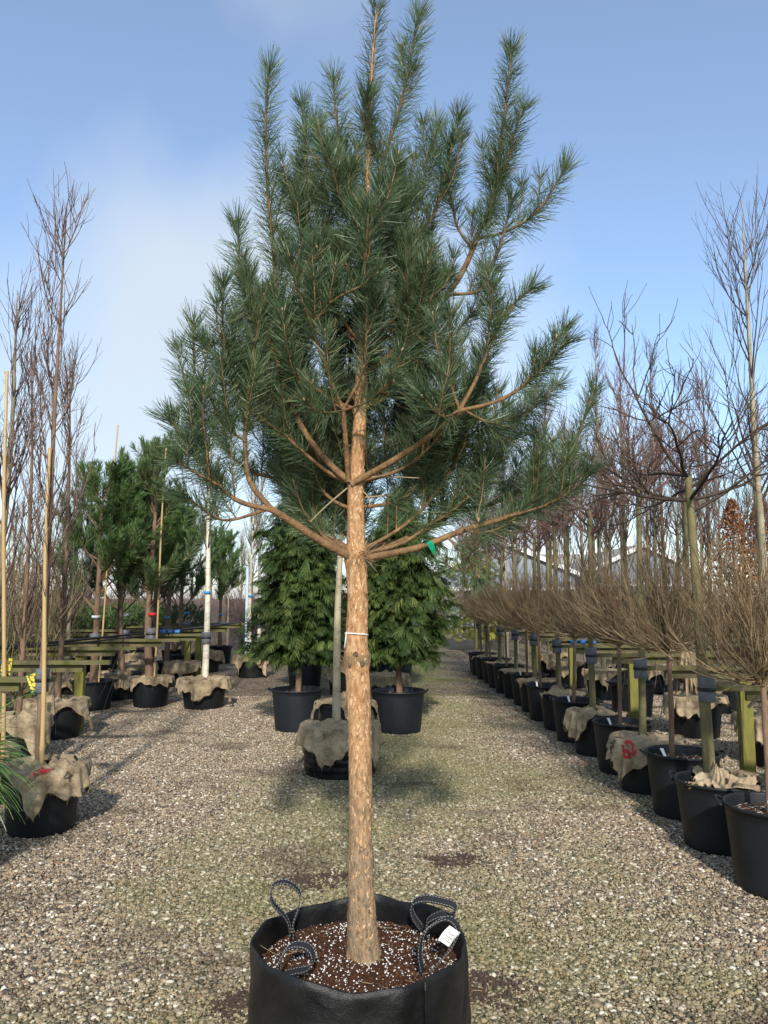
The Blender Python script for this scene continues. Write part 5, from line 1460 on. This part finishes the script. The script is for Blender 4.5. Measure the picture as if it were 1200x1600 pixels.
def valves(p, label):
    t = thing('hose_connectors', label, 'hose fitting', tuple(p), 0, 'blue hose fittings')
    for j in range(3):
        mb = MB(); a = np.array([j * .12 - .12, 0.02 * (j % 2), 0])
        pr = smooth_path([a + [-.045, 0, 0], a, a + [.045, 0, .0]], 9)
        mb.tubes(pr[None], np.array([[.018, .03, .034, .034, .026, .034, .034, .03, .018]]), 12)
        mb.build('coupling', M['blue'], t)
    mb = MB(); mb.tubes(np.array([[[-.2, .01, 0], [.2, .01, 0]]]), np.full((1, 2), .015), 8); mb.build('pipe', M['hose'], t)
valves((P(265, 983, 12.8)[0], 12.83, 1.075), 'row of blue hose couplings on a left timber rail')
valves((P(868, 990, 10.9)[0] + .1, ybase + 7 * step + .12, 1.075), 'row of blue hose couplings on a right timber rail')
def drips(x0, x1, Ys, label, seed, ztop=1.01):
    rng = np.random.default_rng(seed); mb = MB()
    for Y in Ys:
        for _ in range(7):
            x = rng.uniform(x0, x1)
            a = np.array([x, Y - .032, ztop]); b = a + [rng.normal(0, .15), rng.uniform(-.45, -.15), -ztop + rng.uniform(.08, .5)]
            m = (a + b) / 2 + [rng.normal(0, .06), -.05, -.12]
            mb.tubes(smooth_path([a, m, b], 9)[None], np.full((1, 9), .003), 4)
    o = mb.build('drip_lines', M['hose'], None); o['label'] = label; o['category'] = 'drip lines'; stuff(o)
drips(-5.2, -2.9, LY[:5], 'thin black drip tubes hanging from the left rails', 5)
drips(2.6, 5.0, [ybase + (2 * k + 1) * step + .12 for k in range(4)], 'thin black drip tubes hanging from the right rails', 6)

# ------------------------------------------------------------------ second and further rows on the right
R2 = [(3.82, 6.2), (4.0, 7.75), (3.88, 9.3), (3.66, 10.9), (3.8, 12.6), (3.7, 14.3), (3.8, 16.2), (5.0, 7.1), (5.1, 9.1), (5.0, 11.2), (5.05, 13.4), (5.0, 15.8), (6.3, 9.8), (6.3, 12.3), (6.2, 15)]
tallv = [variant_column(141, 5.9, .040, 'bark_grey', 'twig_dark', 1.7, .5, 46), variant_column(142, 5.5, .044, 'bark_pale', 'twig_dark', 1.5, 1.45, 26, 4), variant_umbrella(143, 2.5, .036, 'bark_green', 'twig_purple', .7, (.03, 0), 11, .5, .10, 1.2), variant_column(144, 4.8, .036, 'bark_green', 'twig_purple', 1.5, .9, 34)]
r2v = [3, 1, 2, 3, 0, 3, 2, 3, 2, 3, 0, 2, 1, 3, 0]
names = {0: 'narrow upright bare tree', 1: 'pale-stemmed open bare tree', 2: 'bare tree with a spreading purple-brown head', 3: 'bushy bare tree with purple-brown twigs'}
kinds = {0: 'narrow_tree', 1: 'pale_stem_tree', 2: 'roof_trained_tree', 3: 'bare_tree'}
for j, (X, Y) in enumerate(R2):
    rowname = 'second row' if X < 4.4 else ('third row' if X < 5.6 else 'fourth row')
    inrow = [q for q in R2 if ('second row' if q[0] < 4.4 else ('third row' if q[0] < 5.6 else 'fourth row')) == rowname]
    od = ORD[inrow.index((X, Y))]
    r_ = .31
    pot(X, Y, r_, .46, f'black pot, {od} from the camera in the {rowname} on the right', 'pots in the back rows on the right', 'pot', j)
    place(kinds[r2v[j]], tallv[r2v[j]], f'{names[r2v[j]]}, {od} in the right {rowname}', 'tree', (X, Y + .05, .40), j * 1.9 + .4, 'bare trees in the back rows on the right', 1.0)
    if j != 3:
        pr = (('LEBRA', -.25, -.52, .09, 1.2, 'print_black'),) if j == 2 else ()
        burlap(X, Y, r_, .46, (.84, .70), [.5, .65, .75, .6, .8, .4][j % 6], (-.06, -.08), 240 + j, f'burlap sack over the {od} pot of the {rowname} on the right' if j != 2 else 'burlap sack with black lettering hanging from a second-row pot on the right', 'burlap covers in the back rows on the right', .04, (0, .05), .05, pr, .03, 1.4)
# sack hung over a rail
burlap(3.42, ybase + 5 * step + .12, .05, .62, (.5, .9), .1, (0, 0), 260, 'long burlap sack hanging over a right timber rail', None, .0, (9, 9), .0, (), .0, 1.0).location.z = .42
# black-on-green plant tag by the front rail
mb = MB(); mb.box((-.012, -.001, -.06), (.012, .001, .06)); o = mb.build('plant_label', M['print_black'], None, False, tuple(P(1178, 1096, 5.35))); o.rotation_euler = (0, .8, 0)
tag(o, 'narrow dark plant tag hanging in front of the rightmost burlap', 'plant label')

# copper-leaved beech
def leafy_tree(seed, H, r, mat, n=2600, z0=.2):
    rng = np.random.default_rng(seed)
    tv = variant_column(seed, H, .045, 'bark_grey', 'twig_dark', .4, .9, 40)
    lf = MB()
    u = rng.beta(1.3, 1.2, n); z = z0 + u * (H - z0)
    prof = r * np.interp(u, [0, .15, .6, 1], [.5, 1, .8, .1])
    az = rng.uniform(0, 6.28, n); rr = prof * np.sqrt(rng.uniform(.1, 1, n)) * (1 + .15 * np.sin(4 * az + 5 * z))
    c = np.stack([rr * np.cos(az), rr * np.sin(az), z], -1)
    a = norm(rng.normal(0, 1, (n, 3))) ; b = norm(np.cross(a, rng.normal(0, 1, (n, 3))))
    s = rng.uniform(.025, .05, (n, 1))
    v = np.stack([c - a * s, c + b * s * .55, c + a * s, c - b * s * .55], 1)
    o = np.arange(n) * 4
    lf.add(v.reshape(-1, 3), np.stack([o, o + 1, o + 2, o + 3], -1), None, np.repeat(rng.uniform(0, 1, n), 4))
    return tv, lf.mesh('foliage', M[mat])
for j, (x, Y, H, r, sc) in enumerate(((1150, 17.5, 3.9, .75, 1), (1195, 15.5, 3.7, .7, 1))):
    tv, lm = leafy_tree(150 + j, H, r, 'copper', 4200)
    t = place('copper_beech', tv, ['beech holding dry copper-brown leaves, behind the pale right trunk', 'beech holding dry copper-brown leaves at the right picture edge'][j], 'tree', (P(x, 930, Y)[0], Y, 0), j, 'copper-leaved beeches', sc)
    link('foliage', lm, t)
# golden conifer column
gv_ = cypress_variant(160, 3.4, .85, 'gold_conifer', .3, 1500)
place('golden_conifer', gv_, 'yellow-green conifer left of the grey shed', 'tree', (P(742, 930, 24)[0], 24, 0), .3, None, 1.08)

# ------------------------------------------------------------------ distant trees
farv = [variant_column(171, 5.0, .06, 'bark_green', 'twig_purple', 1.6, 1.0, 34), variant_umbrella(172, 3.0, .055, 'bark_green', 'twig_olive', 1.2, (0, 0), 11, .5, .09, 1.2), variant_column(173, 4.5, .05, 'bark_grey', 'twig_olive', 1.3, 1.25, 36), variant_column(174, 4.6, .05, 'bark_pale', 'twig_dark', 1.8, 1.0, 30)]
rng = np.random.default_rng(19)
FT = [(745, 21), (765, 26), (790, 19), (806, 23), (822, 20), (842, 25), (858, 18.5), (885, 22), (912, 17.5), (948, 21), (975, 19), (1015, 22), (1040, 19.5), (1062, 24), (1100, 20.5), (1130, 24), (1165, 21), (1190, 26), (870, 29), (930, 30), (1000, 31), (725, 30), (1085, 30),
      (20, 20), (55, 23), (90, 19), (125, 25), (30, 28), (75, 30), (150, 30), (205, 27), (330, 26), (357, 24), (376, 27), (394, 25), (430, 29), (255, 30), (300, 31)]
for j, (x, Y) in enumerate(FT):
    side = 'right' if x > 600 else 'left'
    lst = sorted([q[0] for q in FT if (q[0] > 600) == (x > 600)])
    od = ORD[lst.index(x)] if lst.index(x) < 20 else f'{["twenty-first","twenty-second","twenty-third","twenty-fourth"][lst.index(x)-20]}'
    sc = rng.uniform(.85, 1.1) * (1.28 if x > 600 else .82)
    place('bare_tree', farv[[0, 1, 3, 2, 1, 0][j % 6]], f'distant bare tree, {od} from the left of those on the {side}', 'tree', (P(x, 930, Y)[0], Y, 0), j * 2.3, f'distant bare trees on the {side}', sc)
shv = [variant_shrub(181, 2.4, 'twig_olive'), variant_shrub(182, 2.0, 'twig_purple'), variant_shrub(183, 1.5, 'twig_tan')]
SH = [(-4.3, 9.2), (-4.9, 10.8), (-5.6, 9.0), (-5.2, 12.4), (-6.2, 12.0), (-6.9, 14.0), (-5.9, 14.4), (-7.4, 16.5), (-8.4, 15.5), (-9.4, 18.5)]
for j, (X, Y) in enumerate(SH):
    place('bare_shrub', shv[0 if j < 5 else j % 2], f'olive-brown bare multi-stemmed shrub, {ORD[j]} from the camera at far left', 'shrub', (X, Y, .0), j, 'bare shrubs at far left', 1.0, 'stems', 'crown')
# hedges
def hedge(name, x0, x1, Y, H, dpt, n, mat, label, seed):
    rng = np.random.default_rng(seed)
    t = thing(name, label, 'hedge', ((x0 + x1) / 2, Y, 0), 0, 'brown winter hedges')
    w = (x1 - x0) / 2
    mb = MB()
    st = np.stack([rng.uniform(-w, w, n), rng.uniform(-dpt, dpt, n), rng.uniform(0, H * .7, n)], -1)
    d = np.stack([rng.normal(0, .45, n), rng.normal(0, .45, n), np.ones(n)], -1)
    p = grow(st, d, rng.uniform(.3, .6, n) * H * .75, 6, rng, up=.02, wob=.18)
    mb.tubes(p, taper(n, 6, .006, .003), 3, rng.uniform(0, 1, n), cap=False)
    mb.build('twigs', M[mat], t)
    k = int(w * 4); mb = MB()
    xs_ = np.linspace(-w, w, k); st = np.stack([xs_, np.zeros(k), np.zeros(k)], -1)
    p = grow(st, np.tile([0, 0, 1.0], (k, 1)), H * .8, 7, rng, wob=.12); mb.tubes(p, taper(k, 7, .03, .01), 5); mb.build('stems', M['bark_brown'], t)
hedge('hedge', -14, -3.0, 24.5, 1.95, .6, 9000, 'twig_purple', 'reddish brown bare hedge behind the wire fence on the left', 3)
hedge('hedge', -3.0, 3.2, 33, 2.2, .7, 5000, 'twig_olive', 'olive brown bare hedge closing the end of the aisle', 4)
hedge('hedge', 4.2, 26, 27.5, 2.0, .7, 12000, 'twig_tan', 'tan bare hedge in front of the grey sheds', 5)
hedge('hedge', -30, -14, 22, 2.3, .9, 6000, 'twig_olive', 'olive brown bare hedge at the far left edge', 6)

# wire fence
def wire_fence():
    x0, x1, Y, H = P(215, 930, 22.5)[0], P(436, 930, 22.5)[0], 22.5, 1.95
    t = thing('wire_fence', 'rusty chain-link fence behind the left rails', 'fence', ((x0 + x1) / 2, Y, 0))
    w = (x1 - x0) / 2; mb = MB()
    s = .075; k = int((2 * w + H) / s)
    ps = []
    for sg in (-1, 1):
        for i in range(k):
            xa = -w + (i * s if sg > 0 else i * s) - (H if sg > 0 else 0)
            a = np.array([xa, 0.0, .05]); b = np.array([xa + H, .0, H + .05])
            if sg < 0: a = np.array([xa + 0, .012, H + .05]); b = np.array([xa + H, .012, .05])
            u = np.clip((np.array([-w, w]) - a[0]) / H, 0, 1)
            if u[1] - u[0] < .02: continue
            ps.append([a + (b - a) * u[0], a + (b - a) * u[1]])
    ps = np.array(ps); mb.tubes(ps, np.full(ps.shape[:2], .0042), 3, cap=False)
    stuff(mb.build('wire_mesh', M['galv'], t))
    for xx in np.linspace(-w, w, 3):
        mb = MB(); mb.tubes(np.array([[[xx, .04, 0], [xx, .04, H + .1]]]), np.full((1, 2), .022), 8); mb.build('post', M['galv'], t)
    mb = MB(); mb.tubes(np.array([[[-w, .02, H + .05], [w, .02, H + .05]]]), np.full((1, 2), .012), 6); mb.build('top_wire', M['galv'], t)
wire_fence()
mb = MB(); c = G(386, 975); Y = 18.6; mb.tubes(np.array([[[0, 0, 0], [0, 0, 2.35]]]), np.full((1, 2), .034), 10); mb.lathe([(.0, 2.37), (.03, 2.365), (.036, 2.345), (.036, 2.33)], 10)
tag(mb.build('marker_pole', M['pole_blue'], None, True, (P(386, 930, Y)[0], Y, 0)), 'pale blue upright pole beside the far birches', 'pole')

# grey gabled sheds
def shed(x0, x1, Y, eave, ridge, depth, label, grp='grey sheds behind the trees'):
    w = (x1 - x0) / 2; t = thing('shed', label, 'shed', ((x0 + x1) / 2, Y, 0), 0, grp)
    mb = MB()
    v = [(-w, 0, 0), (w, 0, 0), (w, 0, eave), (0, 0, ridge), (-w, 0, eave)]
    vb = [(x, depth, z) for x, _, z in v]
    mb.add(v + vb, [(0, 5, 9, 4), (1, 2, 7, 6)], [(0, 1, 2), (0, 2, 4), (4, 2, 3), (5, 7, 6), (5, 9, 7), (9, 8, 7)])
    o = mb.build('wall', M['shed_wall'], t, False)
    k = int(2 * w / .42)
    for i in range(1, k):                                            # cladding ribs on the gable
        x = -w + i * 2 * w / k; top = eave + (ridge - eave) * (1 - abs(x) / w) - .16
        b = MB(); b.box((x - .03, -.035, .02), (x + .03, -.003, top)); b.build('cladding_rib', M['shed_wall'], t, False)
    for s in (-1, 1):
        mb = MB(); e = .25
        sl = (ridge - eave) / w
        p = [(0, -e, ridge + .02), (s * (w + .2), -e, eave - sl * .2 + .02), (s * (w + .2), depth, eave - sl * .2 + .02), (0, depth, ridge + .02)]
        q = [(a, b, c + .07) for a, b, c in p]
        mb.add(p + q, [(0, 1, 2, 3), (4, 7, 6, 5), (0, 4, 5, 1), (1, 5, 6, 2), (2, 6, 7, 3), (3, 7, 4, 0)])
        rf = mb.build('roof', M['shed_roof'], t, False)
        mb = MB()
        p = [(0, -e - .03, ridge - .12), (s * (w + .2), -e - .03, eave - sl * .2 - .12), (s * (w + .2), -e - .03, eave - sl * .2 + .13), (0, -e - .03, ridge + .13)]
        q = [(a, b - .04, c) for a, b, c in p]
        mb.add(p + q, [(0, 3, 2, 1), (4, 5, 6, 7), (0, 1, 5, 4), (1, 2, 6, 5), (2, 3, 7, 6), (3, 0, 4, 7)])
        mb.build('verge_board', M['trim'], rf, False)
    mb = MB(); mb.box((-w, -.05, eave - .95), (w, -.04, eave - .8)); mb.build('trim_band', M['trim'], t, False)
S1 = (P(675, 895, 42)[0], P(898, 895, 42)[0])
shed(S1[0], S1[1], 42, P(785, 895, 42)[2], P(785, 848, 42)[2], 24, 'grey gabled shed with white verges, left of the two')
S2 = (P(925, 890, 44)[0], P(1085, 890, 44)[0])
shed(S2[0], S2[1], 44, P(1005, 890, 44)[2], P(1005, 852, 44)[2], 26, 'grey gabled shed with white verges, right of the two')
# long roof joining them
t = thing('long_shed', 'long low shed with pale roof between the two gabled sheds', 'shed', (P(905, 890, 52)[0], 52, 0))
w = 5.0
mb = MB(); mb.box((-w, 0, 0), (w, 6, 3.0)); mb.build('wall', M['shed_wall'], t, False)
mb = MB(); p = [(-w - .2, -.3, 3.0), (w + .2, -.3, 3.0), (w + .2, 3.0, 4.6), (-w - .2, 3.0, 4.6), (w + .2, 6.3, 3.0), (-w - .2, 6.3, 3.0)]
mb.add(p + [(a, b, c + .08) for a, b, c in p], [(0, 1, 2, 3), (3, 2, 4, 5), (6, 9, 8, 7), (9, 11, 10, 8), (0, 6, 7, 1), (5, 4, 10, 11)]); rf = mb.build('roof', M['shed_roof'], t, False)
mb = MB(); mb.box((-w - .2, 2.9, 4.66), (w + .2, 3.1, 4.76)); mb.build('ridge_cap', M['trim'], rf, False)

# lattice mast peeping over the pines
def mast():
    Y = 60; c = P(137, 930, Y)
    zt, zb = P(137, 722, Y)[2], 0
    t = thing('silo_stack', 'dark banded stack showing above the left pines', 'stack', (c[0], Y, 0))
    r = 9 / 1200 * Y * .65
    mb = MB(); mb.lathe([(r, 0), (r, zt), (.01, zt)], 16); mb.build('column', M['tower_dark'], t)
    for z in np.arange(zt - 3.4, zt, .42):
        mb = MB(); mb.lathe([(r + .0, z), (r + .06, z + .03), (r + .06, z + .17), (r, z + .2)], 16); mb.build('band', M['pole_blue'], t)
mast()

# loose twigs, straw and leaf bits on the yard
mb = MB(); n = 150; rng = np.random.default_rng(33)
st = np.stack([rng.uniform(-2.4, 2.2, n), 2.2 + 5 * rng.uniform(0, 1, n) ** 1.4, np.full(n, .014)], -1)
p = grow(st, np.stack([rng.normal(0, 1, n), rng.normal(0, 1, n), np.full(n, .02)], -1), rng.uniform(.03, .11, n), 5, rng, wob=.12)
p[..., 2] = np.clip(p[..., 2], .010, .02)
mb.tubes(p, np.full((n, 5), .0016), 3, rng.uniform(0, 1, n))
o = stuff(mb.build('straw_litter', M['straw'], ground))

# soil spilled round the big bag; leftmost patch puts viewer's shadow into dark crumbs
for j, (x, y, rx, ry) in enumerate(((505, 1378, .20, .10), (700, 1345, .16, .11), (770, 1545, .12, .16), (372, 1570, .10, .12))):
    c = G(x, y); rng = np.random.default_rng(400 + j); n = 1150
    cc = rng.normal(0, .55, (9, 2)); ci = rng.integers(0, 9, n)
    u = cc[ci] + rng.normal(0, 1, (n, 2)) * rng.uniform(.10, .42, (9, 1))[ci]
    pos = np.stack([u[:, 0] * rx, u[:, 1] * ry, rng.uniform(.001, .012, n)], -1)
    sc = np.clip(rng.lognormal(math.log(.0048), .4, n), .002, .011)
    mb = MB(); blobs(mb, pos, np.stack([sc * 1.3, sc, sc * .7], -1), rng)
    o = stuff(mb.build('soil_and_shade', M['soil_shade'], ground, True, (c[0], c[1], .002)))
